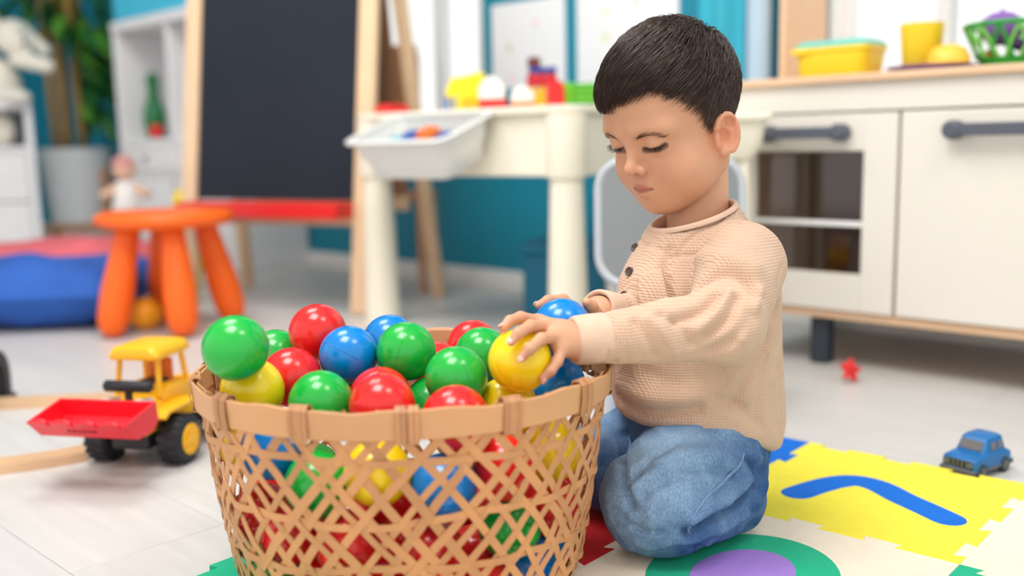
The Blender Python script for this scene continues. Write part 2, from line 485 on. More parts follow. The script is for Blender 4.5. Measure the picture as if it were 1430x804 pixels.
cup = tag(MB().lathe([(.0, .0), (.031, .0), (.033, .003), (.039, .078), (.0392, .080), (.036, .079), (.030, .006), (.0, .005)], 36).build('toy_cup', yel, None, 50, loc=wp(.155, .085, .576)), 'yellow toy cup standing on the purple plate', 'cup')
bowl = tag(MB().lathe([(.0, .034), (.014, .0335), (.028, .027), (.036, .012), (.037, 0), (.034, 0), (.030, .012), (.0, .030)], 32).build('toy_bowl', mat('plastic_amber', rgb(246, 196, 70), rough=.35, var=.03), None, 50, loc=wp(.221, .042, .577)), 'small amber toy bowl turned upside down on the purple plate', 'bowl')
green_b = mat('plastic_green', rgb(22, 150, 48), rough=.35, var=.05)
gb = thing('fruit_basket', 'green plastic basket with open lattice sides at the end of the worktop', 'basket', wp(.305, .12, .566), KA)
prof = [(.050, 0), (.056, .004), (.064, .030), (.078, .066), (.082, .078)]
MB().lathe([(.0, .0), (.048, .0), (.052, .004), (.058, .020), (.055, .020), (.048, .005), (.0, .004)], 36).build('basket_base', green_b, gb, 50)
MB().tube([(.081*math.cos(t), .081*math.sin(t), .076) for t in np.linspace(0, 2*math.pi, 40, endpoint=False)], .0045, 8, closed=True).build('basket_rim', green_b, gb, 180)
lime = mat('plastic_lime', rgb(120, 200, 90), rough=.4, var=.05)
for i in range(30):
    a = 2*math.pi*i/30; sgn = 1 if i % 2 else -1; P = []
    for t in np.linspace(0, 1, 6):
        r = .057+(.081-.057)*t; b = a+sgn*.32*t; P.append((r*math.cos(b), r*math.sin(b), .018+.058*t))
    MB().tube(P, .0035, 6).build('lattice_bar', lime if i % 3 else green_b, gb, 180)
def worldpt(o, p):
    m = Matrix.Rotation(o.rotation_euler.z, 3, 'Z'); v = m@Vector(p)+o.location; return np.array(v)
onion = thing('toy_onion', 'purple toy onion sticking up out of the green basket', 'toy food', worldpt(gb, (-.018, -.010, .069)))
MB().lathe([(.004, -.028), (.020, -.024), (.034, -.010), (.038, .004), (.034, .018), (.018, .029), (.004, .032)], 28).build('bulb', purple, onion, 60)
MB().tube([(0, 0, .031), (.001, 0, .034), (.002, .001, .036)], [.005, .0035, .002], 8).build('stem', purple, onion, 60)
grp = thing('toy_grapes', 'dark purple toy grapes lying in the green basket', 'toy food', worldpt(gb, (.030, -.022, .030)))
for i, (x, y, z) in enumerate(((0, 0, 0), (.018, .004, .004), (.006, -.016, .006), (.010, .006, .019), (-.008, .014, .010), (.0, -.008, .026))):
    MB().ball((x, y, z), .0115, 14, 9).build('grape', mat('grape', rgb(62, 34, 92), rough=.35), grp, 180)
tom = thing('toy_tomato', 'red and orange toy tomato inside the green basket', 'toy food', worldpt(gb, (-.034, -.020, .0205)))
MB().lathe([(.002, -.012), (.012, -.010), (.016, 0), (.013, .009), (.003, .011)], 20).build('fruit', mat('plastic_tomato', rgb(232, 74, 30), rough=.3), tom, 60)
MB().lathe([(.001, .0112), (.006, .0112), (.007, .013), (.001, .015)], 6).build('calyx', green_b, tom, 30)

# easel
wood = mat('pine', rgb(232, 198, 160), rough=.5, var=.08, vscale=5, stretch=(9, 9, 1))
board_m = mat('blackboard', rgb(34, 40, 51), rough=.8, var=.10, vscale=4, spec=.25)
brownb = mat('fibreboard', rgb(150, 108, 80), rough=.7, var=.06)
red_p = mat('plastic_red', rgb(226, 36, 34), rough=.35, var=.03)
er = np.array([.906, -.423, 0]); eb = np.array([.423, .906, 0]); FRb = np.array([-.388, 2.63, 0])
EA = math.atan2(-.423, .906)
Z = thing('easel', 'wooden standing easel with a large dark blackboard and red tray', 'easel', FRb-er*.33, EA)
Wd, Dp, Ht = .66, .34, 1.22
def ep(x, t, side):    # x across, t 0..1 up, side 0 front 1 rear
    y = (Dp/2-.012)*t; y = y if side == 0 else Dp-y; return np.array([x, y, Ht*t])
def plankbar(name, a, b, w, d, m, parent, updir):
    a = np.array(a); b = np.array(b); v = b-a; L = np.linalg.norm(v); v = v/L; u = np.array(updir, float); u = u-(u@v)*v; u /= np.linalg.norm(u); x = np.cross(u, v)
    return MB().box((a+b)/2, (w, d, L), np.stack([x, u, v], 1)).build(name, m, parent, bev=.003)
nf = np.cross([1, 0, 0], ep(0, 1, 0)-ep(0, 0, 0)); nf /= np.linalg.norm(nf)
for sx in (-1, 1):
    plankbar('front_leg', ep(sx*(Wd/2-.027), 0.001, 0), ep(sx*(Wd/2-.027), .99, 0), .054, .022, wood, Z, (0, 1, 0))
    plankbar('rear_leg', ep(sx*(Wd/2+.028), 0.001, 1), ep(sx*(Wd/2-.02), .985, 1), .040, .020, wood, Z, (0, 1, 0))
def epanel(name, x0, x1, t0, t1, th, m, side, shift=0.0):
    a = ep(0, t0, side); b = ep(0, t1, side); v = b-a; L = np.linalg.norm(v); v /= L; x = np.array([1., 0, 0]); u = np.cross(v, x)
    return MB().box((a+b)/2+np.array([(x0+x1)/2, 0, 0])+u*shift, (x1-x0, th, L), np.stack([x, u, v], 1)).build(name, m, Z, bev=.0015)
hw = Wd/2-.056
epanel('blackboard', -hw, hw, .252, .97, .010, board_m, 0)
epanel('top_rail', -hw, hw, .972, .99, .020, wood, 0)
epanel('bottom_rail', -hw, hw, .195, .213, .018, wood, 0)
epanel('rear_board', -hw-.01, hw+.01, .25, .965, .008, brownb, 1)
epanel('rear_rail', -hw-.01, hw+.01, .215, .248, .018, wood, 1)
tr = MB(); y0 = ep(0, .23, 0)[1]
tr.box2((-hw, y0-.085, .262), (hw, y0-.010, .270)); tr.box2((-hw, y0-.090, .262), (hw, y0-.083, .302)); tr.box2((-hw, y0-.013, .270), (hw, y0-.008, .302))
tr.box2((-hw-.004, y0-.09, .262), (-hw, y0-.008, .302)); tr.box2((hw, y0-.09, .262), (hw+.004, y0-.008, .302))
tr.build('tray', red_p, Z, bev=.002)

# orange stool
orange = mat('plastic_orange', rgb(250, 104, 22), rough=.42, var=.03, spec=.4)
ST = thing('stool', 'orange plastic child stool with four thick rounded legs', 'stool', (-.862, 2.465, 0))
MB().lathe([(.0, .262), (.120, .262), (.150, .266), (.164, .276), (.167, .286), (.163, .296), (.150, .302), (.10, .303), (.0, .302)], 44).build('seat', orange, ST, 180)
for (x, y) in ((-.118, -.095), (.067, -.112), (.132, .095), (-.064, .135)):
    a = np.array([x*.60, y*.60, .270]); b = np.array([x, y, .006]); P = [a+(b-a)*t for t in np.linspace(0, 1, 12)]
    R_ = np.interp(np.linspace(0, 1, 12), [0, .25, .6, .85, .95, 1], [.026, .032, .040, .038, .032, .020])
    MB().tube(P, R_, 20).build('leg', orange, ST, 180)

# activity table
cream = mat('plastic_cream', rgb(240, 233, 214), rough=.5, var=.015)
TB = thing('activity_table', 'cream plastic activity table with round legs, toy blocks on top', 'table', (.13, 2.10, 0), math.atan2(.78, .62))
TA = math.atan2(.78, .62)
loft(MB(), [([(x+.16, y+.335) for x, y in rrect(.32, .67, .05)], .512), ([(x+.16, y+.335) for x, y in rrect(.33, .68, .055)], .516), ([(x+.16, y+.335) for x, y in rrect(.33, .68, .055)], .526), ([(x+.16, y+.335) for x, y in rrect(.31, .66, .05)], .530)]).build('table_top', cream, TB, 40)
for nm, lo, hi in (('apron', (.012, .05, .378), (.026, .62, .512)), ('apron', (.294, .05, .378), (.308, .62, .512)), ('apron', (.05, .012, .378), (.27, .026, .512)), ('apron', (.05, .644, .378), (.27, .658, .512))):
    box_part(nm, lo, hi, cream, TB, .003)
for (x, y) in ((.042, .042), (.042, .628), (.278, .042)):
    lg = MB().lathe([(.046, 0), (.046, .03), (.036, .372), (.044, .376), (.046, .384), (.046, .512)], 28, (x, y, 0)).build('leg', cream, TB, 40)
def tw(x, y, z): return worldpt(TB, (x, y, z))
def on_table(px, inset, z=.5302):
    d = ray(px, 150); k_ = d[0]/d[1]; b = np.array([.62, .78]); a = np.array([-.78, .62]); P = np.array([.13, 2.10])+b*inset
    t = (k_*P[1]-P[0])/(a[0]-k_*a[1]); q = P+a*t; return np.array([q[0], q[1], z])

# storage bin hooked on the table
milky = mat('plastic_milky', rgb(244, 244, 240), rough=.4, var=.02, trans=.25)
binloc = tw(0.004, .355, .524)
BN = thing('storage_bin', 'translucent white plastic bin hooked on the side of the activity table', 'bin', binloc, TA)
BN.rotation_euler = (0, math.radians(-20), TA)
def sh(P, dx=0, dy=0): return [(x+dx, y+dy) for x, y in P]
bx = -.100
secs = [(sh(rrect(.128, .225, .02), bx), -.098), (sh(rrect(.136, .235, .022), bx), -.094), (sh(rrect(.150, .256, .025), bx), -.050), (sh(rrect(.158, .266, .026), bx), -.048), (sh(rrect(.172, .288, .028), bx), -.004)]
inner = [(sh(rrect(.166, .282, .026), bx), -.004), (sh(rrect(.152, .260, .024), bx), -.047), (sh(rrect(.130, .228, .02), bx), -.093)]
mb = MB(); loft(mb, secs+inner, cap=False)
n_ = len(secs[0][0]); mb.f.append(tuple(range(n_-1, -1, -1))); mb.f.append(tuple(7*n_+j for j in range(n_)))
mb.build('bin_body', milky, BN, 40)
rimp = [(x, y, 0.0) for x, y in sh(rrect(.186, .302, .032, 8), bx)]
MB().tube(rimp, .0085, 8, closed=True, ell=(1.3, .55)).build('bin_rim', milky, BN, 180)
bm_ = Matrix.Translation(Vector(binloc))@Matrix.Rotation(TA, 4, 'Z')@Matrix.Rotation(math.radians(-20), 4, 'Y')
def inbin(x, y, z): return np.array(bm_@Vector((x, y, z)))
def brick(name, loc, size, c, label, studs=(2, 2), rotz=0.0, cat='toy block', m=None):
    t = thing(name, label, cat, loc, rotz); w, d, h = size
    box_part('body', (-w/2, -d/2, 0), (w/2, d/2, h), m or c, t, .0015)
    for i in range(studs[0]):
        for j in range(studs[1]):
            MB().lathe([(min(w/studs[0], d/studs[1])*.3, 0), (min(w/studs[0], d/studs[1])*.3, h*.16)], 12, ((i+.5)*w/studs[0]-w/2, (j+.5)*d/studs[1]-d/2, h)).build('stud', m or c, t, 40)
    return t
blue_p = mat('plastic_blue', rgb(24, 96, 190), rough=.35, var=.03)
cyan_p = mat('plastic_cyan', rgb(120, 205, 225), rough=.4, var=.03)
orange_p = mat('plastic_orange2', rgb(246, 130, 50), rough=.4, var=.03)
white_p = mat('plastic_white', rgb(244, 240, 232), rough=.4, var=.02)
for i, (x, y, z, sz, c, lb) in enumerate(((-.105, .02, -.045, (.040, .040, .036), blue_p, 'dark blue toy block in the white bin beside the orange one'),
        (-.105, -.030, -.042, (.045, .040, .040), orange_p, 'orange toy block in the white bin'),
        (-.105, .078, -.056, (.040, .045, .034), cyan_p, 'pale cyan toy block at the left end of the white bin'),
        (-.105, -.078, -.052, (.034, .034, .038), blue_p, 'dark blue toy block right of the orange one in the bin'))):
    b_ = brick('toy_block', inbin(x, y, z-.004), sz, c, lb, (2, 2), TA); b_.rotation_euler = (0, math.radians(-20), TA)
brick('toy_block', on_table(548, .10), (.075, .05, .022), red_p, 'flat red toy block lying on the table behind the white bin', (3, 2), TA)

# toys on the table
lem = mat('plastic_lemon', rgb(244, 224, 30), rough=.4, var=.03)
yh = thing('toy_house', 'tall yellow toy house with a slanted roof on the table', 'toy house', on_table(650, .12), .1)
MB().prism([(-.038, 0), (.040, 0), (.036, .052), (.050, .088), (.030, .090), (-.006, .082), (-.034, .078), (-.050, .040), (-.038, .030)], -.03, .03, np.array([[1, 0, 0], [0, 0, -1.], [0, 1, 0]])).build('house_body', lem, yh, bev=.003)
box_part('doorway', (-.012, -.0325, .0), (.018, -.0295, .030), mat('plastic_ochre', rgb(224, 180, 20), rough=.4), yh, .001)
brick('toy_block', on_table(632, .085), (.018, .03, .034), blue_p, 'narrow blue toy block at the foot of the yellow house', (1, 2), TA)
def dome_house(name, loc, w, h, hb, cb, label):
    t = thing(name, label, 'toy house', loc, .05)
    box_part('base', (-w/2, -w/2*.8, 0), (w/2, w/2*.8, hb), cb, t, .002)
    P = [(-w/2*.95, hb), (w/2*.95, hb), (w/2*.97, h*.62), (w*.30, h*.86), (0, h), (-w*.30, h*.86), (-w/2*.97, h*.62)]
    MB().prism(P, -w*.36, w*.36, np.array([[1, 0, 0], [0, 0, -1.], [0, 1, 0]])).build('roof', white_p, t, bev=.004)
dome_house('toy_house', on_table(687, .10), .064, .078, .022, red_p, 'white toy house with a red base beside the yellow house')
dome_house('toy_house', on_table(730, .09), .054, .050, .012, orange_p, 'small white toy house with an orange base')
brick('toy_block', on_table(709, .16), (.012, .03, .046), mat('plastic_teal', rgb(20, 120, 150), rough=.4), 'thin teal toy block between the two white toy houses', (1, 2), TA)
maroon = mat('plastic_crimson', rgb(200, 24, 44), rough=.38, var=.03)
t1 = on_table(757, .20)
b0 = brick('toy_block', t1, (.075, .05, .046), mat('plastic_gold', rgb(236, 180, 40), rough=.4), 'golden toy block carrying the crimson and blue blocks', (3, 2), .05)
b1 = brick('toy_block', t1+np.array([0, 0, .0535]), (.070, .045, .026), maroon, 'crimson toy block on the golden block', (3, 2), .05)
b2 = brick('toy_block', t1+np.array([.002, 0, .084]), (.064, .045, .012), mat('plastic_navy', rgb(40, 56, 150), rough=.4), 'navy blue toy block on top of the crimson one', (3, 2), .05)
b3 = brick('toy_block', t1+np.array([-.018, 0, .0985]), (.030, .03, .020), mat('plastic_brown', rgb(110, 52, 40), rough=.45), 'brown toy block topping the tower on the table', (1, 1), .05)
brick('toy_block', on_table(775, .07), (.036, .045, .046), red_p, 'red toy block standing in front of the crimson tower', (2, 2), .1)
lg_ = mat('plastic_leaf', rgb(112, 200, 40), rough=.4, var=.03)
gc = thing('toy_crate', 'bright green toy crate with slatted side on the table corner', 'toy crate', on_table(806, .12), -.25)
box_part('crate_body', (-.038, -.03, 0), (-.005, .03, .050), lg_, gc, .002)
box_part('crate_body', (-.005, -.026, 0), (.045, .03, .048), mat('plastic_green2', rgb(30, 140, 40), rough=.4), gc, .002)
for z in (.008, .022, .036): box_part('slat', (-.003, -.032, z), (.046, -.026, z+.008), lg_, gc, .001)

# grey child chair
cg = mat('plastic_grey', rgb(136, 141, 142), rough=.5, var=.03)
cgl = mat('plastic_pale_grey', rgb(190, 196, 202), rough=.5, var=.02)
GC = thing('child_chair', 'grey plastic child chair with a pale rim behind the toddler', 'chair', (.262, 1.66, 0), -.10)
def shellpanel(w, z0, z1, r, y, th, bow, n=6):
    P = [(x, z) for x, z in rrect(w, z1-z0, r, n)]; V = []; zc = (z0+z1)/2
    mb = MB(); N_ = len(P)
    for dy in (-th/2, th/2):
        for sc in (1.0, .66, .33):
            for x, z in P: xx = x*sc; V.append((xx, y+dy-bow*(1-(2*xx/w)**2)+.12*(z*sc+zc-z0), zc+z*sc))
        V.append((0, y+dy-bow+.12*(zc-z0), zc))
    Fc = []; M_ = 3*N_+1
    for s_ in (0, 1):
        o = s_*M_
        for k_ in range(2):
            for j in range(N_):
                q_ = (o+k_*N_+j, o+k_*N_+(j+1) % N_, o+(k_+1)*N_+(j+1) % N_, o+(k_+1)*N_+j); Fc.append(q_ if s_ == 0 else q_[::-1])
        for j in range(N_):
            q_ = (o+2*N_+j, o+2*N_+(j+1) % N_, o+3*N_); Fc.append(q_ if s_ == 0 else q_[::-1])
    for j in range(N_): Fc.append((j, M_+j, M_+(j+1) % N_, (j+1) % N_))
    rim = [V[j] for j in range(N_)]
    return mb.add(V, Fc), [(a_[0], a_[1]+th/2, a_[2]) for a_ in rim]
pan, rim = shellpanel(.225, .225, .420, .045, -.10, .008, .025)
pan.build('backrest', cg, GC, 60)
MB().tube(rim, .0075, 8, closed=True).build('rim', cgl, GC, 180)
loft(MB(), [(sh(rrect(.20, .20, .05), 0, .02), .232), (sh(rrect(.21, .21, .05), 0, .02), .242), (sh(rrect(.20, .20, .05), 0, .02), .250)]).build('seat', cg, GC, 40)
for sx in (-1, 1):
    for (y, yb) in ((-.06, -.085), (.10, .125)):
        MB().tube([(sx*.075, y, .236), (sx*.095, yb, .002)], [.014, .011], 12).build('leg', cgl, GC, 40)

# small cream side table next to the kitchen
S2 = thing('side_table', 'small cream plastic side table in front of the kitchen, half hidden by the toddler', 'table', (.372, 1.925, 0), .10)
loft(MB(), [(rrect(.215, .19, .03), .482), (rrect(.225, .20, .032), .486), (rrect(.225, .20, .032), .494), (rrect(.215, .19, .03), .498)]).build('table_top', cream, S2, 40)
loft(MB(), [(rrect(.17, .15, .03), .415), (rrect(.195, .17, .03), .440), (rrect(.205, .18, .03), .482)]).build('apron', cream, S2, 40)
for sx in (-1, 1):
    for sy in (-1, 1): MB().tube([(sx*.066, sy*.056, .002), (sx*.062, sy*.052, .42)], [.017, .014], 16).build('leg', cream, S2, 40)

# teal box under the table
tbm = mat('box_teal', rgb(14, 116, 150), rough=.6, var=.04)
tb = thing('storage_box', 'teal storage box with a lid on the floor under the table', 'box', (.215, 2.62, 0), -.35)
box_part('box_body', (-.155, -.12, 0), (.155, .12, .165), tbm, tb, .006)
box_part('lid', (-.160, -.125, .165), (.160, .125, .195), tbm, tb, .006)

# small wooden chair behind the easel
wd2 = mat('beech', rgb(196, 140, 98), rough=.5, var=.08, vscale=6, stretch=(9, 9, 1))
WC = thing('wooden_chair', 'small wooden child chair half hidden behind the easel', 'chair', (-.345, 3.10, 0), -.15)
for sx in (-1, 1):
    MB().tube([(sx*.085, -.08, .002), (sx*.085, -.08, .30), (sx*.088, -.095, .72)], [.012, .013, .011], 10).build('leg', wd2, WC, 40)
    MB().tube([(sx*.085, .09, .002), (sx*.085, .09, .285)], .012, 10).build('leg', wd2, WC, 40)
box_part('seat', (-.10, -.075, .285), (.10, .11, .305), wd2, WC, .006)
box_part('backrest', (-.095, -.104, .50), (.095, -.092, .745), wd2, WC, .005)

# posters
paper = mat('paper', rgb(232, 234, 238), rough=.8, var=.015)
def poster(sa, sb, za, zb, label, marks):
    p = thing('poster', label, 'poster', (KX, KY, 0), KA)
    box_part('sheet', (sa, .395, za), (sb, .399, zb), paper, p, 0)
    for (u, v, r, c, nm) in marks:
        MB().lathe([(0.0001, 0), (r, 0), (r, .0006), (0.0001, .0007)], 14, (sa+(sb-sa)*u, .3948, za+(zb-za)*v), np.array([[1, 0, 0], [0, 0, 1.], [0, 1, 0]])).build('drawing', mat('ink_'+nm, rgb(*c), rough=.8), p, 40)
poster(-1.285, -.990, .52, .868, 'white paper poster with faint pastel drawings, next to the window', [(.25, .62, .012, (214, 206, 170), 'sand'), (.62, .80, .011, (236, 210, 214), 'rose'), (.27, .36, .013, (236, 212, 216), 'rose'), (.30, .25, .010, (236, 212, 216), 'rose'), (.7, .5, .010, (222, 226, 214), 'sage')])
poster(-.945, -.600, .52, .95, 'white paper poster with faint pastel drawings, behind the toddler\'s head', [(.30, .50, .014, (222, 226, 186), 'sage2'), (.32, .33, .012, (200, 226, 236), 'sky'), (.6, .7, .012, (226, 220, 210), 'sand2'), (.30, .66, .010, (226, 228, 200), 'sage2')])
# curtains
def curtain(sa, sb, z0, z1, m, label, waves):
    n = 40; V = []; 
    for z in (z0, z1):
        for dy in (0, .006):
            for i in range(n+1):
                t = i/n; V.append((sa+(sb-sa)*t, .365+.014*math.sin(t*math.pi*2*waves)+dy, z))
    m1 = n+1; Fc = []
    for i in range(n):
        Fc.append((i, i+1, 2*m1+i+1, 2*m1+i)); Fc.append((m1+i+1, m1+i, 3*m1+i, 3*m1+i+1))
        Fc.append((i+1, i, m1+i, m1+i+1)); Fc.append((2*m1+i, 2*m1+i+1, 3*m1+i+1, 3*m1+i))
    Fc += [(0, 2*m1, 3*m1, m1), (n, m1+n, 3*m1+n, 2*m1+n)]
    return tag(new_mesh('curtain', V, Fc, m, None, 60, loc=(KX, KY, 0), rot=(0, 0, KA)), label, 'curtain')
curtain(-.520, -.386, .06, 2.2, mat('cloth_cyan', rgb(60, 176, 200), rough=.85, var=.04, vscale=12), 'cyan curtain hanging on the teal wall left of the kitchen', 1.5)
curtain(-.382, -.318, .06, 2.2, mat('cloth_pale_blue', rgb(196, 216, 232), rough=.85, var=.03, vscale=12), 'pale blue curtain strip between the cyan curtain and the birch panel', 1.0)

# shelf unit against the wall
SU = thing('shelf_unit', 'white open shelf unit holding a green skittle behind the easel', 'shelf', (KX, KY, 0), KA)
wlam = mat('laminate_white', rgb(236, 236, 238), rough=.45, var=.02)
a_, b_ = -3.22, -2.315
for nm, lo, hi in (('side_panel', (a_, .09, 0), (a_+.04, .395, .94)), ('side_panel', (b_-.04, .09, 0), (b_, .395, .94)), ('top_board', (a_, .085, .94), (b_, .395, .98)),
                   ('divider', ((a_+b_)/2-.012, .095, .04), ((a_+b_)/2+.012, .39, .94)), ('bottom_board', (a_+.04, .09, 0), (b_-.04, .395, .04)),
                   ('shelf_board', (a_+.04, .095, .470), (b_-.04, .39, .50)), ('shelf_board', (a_+.04, .095, .345), (b_-.04, .39, .370)), ('back_panel', (a_+.04, .388, .04), (b_-.04, .394, .94))):
    box_part(nm, lo, hi, wlam, SU, .003)
for x0, x1 in ((a_+.042, (a_+b_)/2-.014), ((a_+b_)/2+.014, b_-.042)):
    dr = box_part('drawer', (x0, .088, .372), (x1, .36, .468), wlam, SU, .003)
    MB().ball(((x0+x1)/2, .078, .42), .012, 12, 8).build('knob', cg, dr, 180)
    box_part('lower_door', (x0, .086, .044), (x1, .094, .343), wlam, SU, .003)
cy = thing('storage_box', 'cyan fabric storage box on top of the white shelf unit', 'box', wp(-2.92, .24, .98), KA)
cym = mat('fabric_cyan', rgb(70, 190, 222), rough=.8, var=.04, bump=.1, bscale=200)
box_part('box_body', (-.30, -.14, 0), (.30, .14, .30), cym, cy, .012)
box_part('lid', (-.305, -.145, .30), (.305, .145, .33), cym, cy, .008)
def skittle(loc, h, m, label, band=None):
    t = thing('skittle', label, 'skittle', loc)
    k_ = h/.28
    MB().lathe([(r*k_*1.3, z*k_) for r, z in ((.020, 0), (.026, .004), (.034, .06), (.036, .09), (.030, .135), (.018, .180), (.0145, .200), (.019, .225), (.021, .245), (.016, .268), (.006, .279))], 28).build('pin_body', m, t, 180)
    MB().lathe([(.0240*k_, .1795*k_), (.0247*k_, .1805*k_), (.0206*k_, .1995*k_), (.0196*k_, .2005*k_)], 28, caps=False).build('neck_band', band or m, t, 60)
skittle(wp(-3.130, .21, .50), .28, mat('plastic_pin_green', rgb(10, 116, 62), rough=.35), 'dark green toy skittle standing on the shelf')
tag(MB().ball((0, 0, 0), .030, 20, 14).build('toy_ball', red_p, None, 180, loc=wp(-3.045, .170, .53)), 'small red toy ball beside the green skittle on the shelf', 'ball')
yk = at(258, 330, 3.18); skittle((yk[0], yk[1], 0), .33, yel, 'yellow toy skittle on the floor behind the orange stool')

# white cabinet and plush
CB = thing('cabinet', 'white cabinet with drawers and an open top niche at the left edge', 'cabinet', (-1.96, 4.13, 0), .445)
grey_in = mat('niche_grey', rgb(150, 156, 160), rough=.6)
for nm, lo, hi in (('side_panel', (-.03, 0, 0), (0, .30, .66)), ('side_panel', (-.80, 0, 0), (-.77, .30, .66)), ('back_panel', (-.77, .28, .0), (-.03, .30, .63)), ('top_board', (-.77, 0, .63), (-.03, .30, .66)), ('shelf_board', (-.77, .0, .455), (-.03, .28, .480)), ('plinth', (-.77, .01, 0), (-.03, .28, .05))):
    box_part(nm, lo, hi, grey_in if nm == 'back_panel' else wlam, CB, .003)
for z0, z1 in ((.053, .250), (.255, .452)):
    dr = box_part('drawer', (-.768, -.004, z0), (-.032, .27, z1), wlam, CB, .003)
    box_part('handle', (-.46, -.016, z1-.05), (-.34, -.004, z1-.035), white_paint, dr, .003)
plush_m = mat('plush_white', rgb(240, 234, 220), rough=.95, var=.06, vscale=25, bump=.6, bscale=220, sheen=.3)
pc = at(8, 100, 4.22); PL = np.array([pc[0]-.05, 4.24, .66])
def pp_(x, y, Y=4.2): return at(x, y, Y)
def sd_plush(p):
    d = sd_ell(p, pp_(-5, 118, 4.25), (.10, .085, .11))
    d = smin(d, sd_ell(p, pp_(18, 52, 4.25), (.075, .07, .075)), .03)
    d = smin(d, sd_ell(p, pp_(30, 62, 4.18), (.045, .05, .04)), .02)
    for a, b, r0, r1 in ((pp_(25, 82, 4.2), pp_(66, 92, 4.14), .036, .030), (pp_(30, 42, 4.28), pp_(62, 70, 4.24), .030, .026), (pp_(2, 132, 4.18), pp_(30, 140, 4.05), .045, .040), (pp_(-20, 80, 4.2), pp_(-45, 120, 4.14), .036, .03)):
        d = smin(d, sd_cap(p, a, b, r0, r1), .02)
    d = smin(d, sd_ell(p, pp_(-12, 28, 4.26), (.03, .02, .04)), .015)
    return smax(d, .6605-p[:, 2]-np.clip((4.16-p[:, 1])*20, 0, 1)*.0, .01)
V_, Q_ = mesh_sdf(sd_plush, PL+np.array([-.35, -.35, -.10]), PL+np.array([.35, .25, .50]), .008)
V_ = smooth_mesh(V_, Q_, 2)
plush = tag(new_mesh('plush_toy', V_-PL, Q_, plush_m, None, 180, loc=PL), 'cream white plush animal slumped on top of the white cabinet', 'plush toy')
blk = mat('plush_black', rgb(40, 34, 30), rough=.3)
for dx, dy in ((.028, 0), (-.028, .0)):
    e_ = pp_(22, 46, 4.20)-PL; MB().ball((e_[0]+dx, e_[1]+.005, e_[2]), .009, 10, 8).build('eye', blk, plush, 180)
e_ = pp_(34, 60, 4.14)-PL; MB().ball(e_, (.014, .010, .010), 12, 8).build('nose', blk, plush, 180)
fo = tag(MB().ball((0, 0, 0), (.055, .05, .07), 20, 14).build('plush_ball', plush_m, None, 180, loc=at(0, 168, 4.22)), 'round white plush ball inside the open niche of the cabinet', 'plush toy')
fo.location.z = .48+.0705

# bamboo plant
PT = np.array([-2.005, 4.62, 0])
potm = mat('pot_white', rgb(226, 232, 234), rough=.45, var=.02)
BP = thing('bamboo_plant', 'tall artificial bamboo with gold-brown canes in a white pot', 'plant', PT)
pot = MB().lathe([(.02, .125), (.120, .125), (.128, .130), (.166, .462), (.168, .470), (.160, .470), (.152, .440), (.02, .438)], 40).build('pot', potm, BP, 50)
MB().lathe([(.001, .440), (.150, .441), (.150, .446), (.001, .452)], 24).build('soil', mat('soil', rgb(58, 44, 36), rough=.95, bump=.6, bscale=150), BP, 50)
bam = mat('bamboo_gold', rgb(176, 134, 60), rough=.45, var=.18, vscale=14, stretch=(1, 1, .3))
cane_tops = []
for i, (x, y, lean) in enumerate(((-.075, -.02, .03), (-.015, -.05, .02), (.050, -.03, .035), (.02, .06, -.02), (-.05, .06, .0))):
    P = [np.array([x-lean*t*1.2, y, .44+t*1.35]) for t in np.linspace(0, 1, 12)]
    rr = .017 if i < 3 else .012; mb = MB(); mb.tube(P, rr, 12)
    c_ = mb.build('cane', bam, BP, 180)
    for t in np.linspace(.06, .98, 9):
        q_ = np.array([x-lean*t*1.2, y, .44+t*1.35]); MB().lathe([(rr*.98, -.006), (rr*1.22, -.001), (rr*1.22, .001), (rr*.98, .006)], 12, q_, caps=False).build('node_ring', bam, c_, 60)
    cane_tops.append(P)
leafm = mat('leaf_green', rgb(28, 96, 40), rough=.45, var=.3, vscale=9, rand=.45)
leafl = mat('leaf_light', rgb(86, 150, 50), rough=.45, var=.25, vscale=9, rand=.35)
L_ = .13; lv = []; lf = []
for i in range(7):
    t = i/6; w = .017*math.sin(math.pi*min(1, t*.92+.08))**.8; z = -.035*t*t
    lv += [(-w, L_*t, z+.003), (0, L_*t, z), (w, L_*t, z+.003)]
for i in range(6): lf += [(3*i, 3*i+1, 3*i+4, 3*i+3), (3*i+1, 3*i+2, 3*i+5, 3*i+4)]
leafmeshes = []
for m_ in (leafm, leafl):
    o_ = new_mesh('leaf', lv, lf, m_, BP, 180); so = o_.modifiers.new('thick', 'SOLIDIFY'); so.thickness = .0012; leafmeshes.append([o_, True])
rl = random.Random(4)
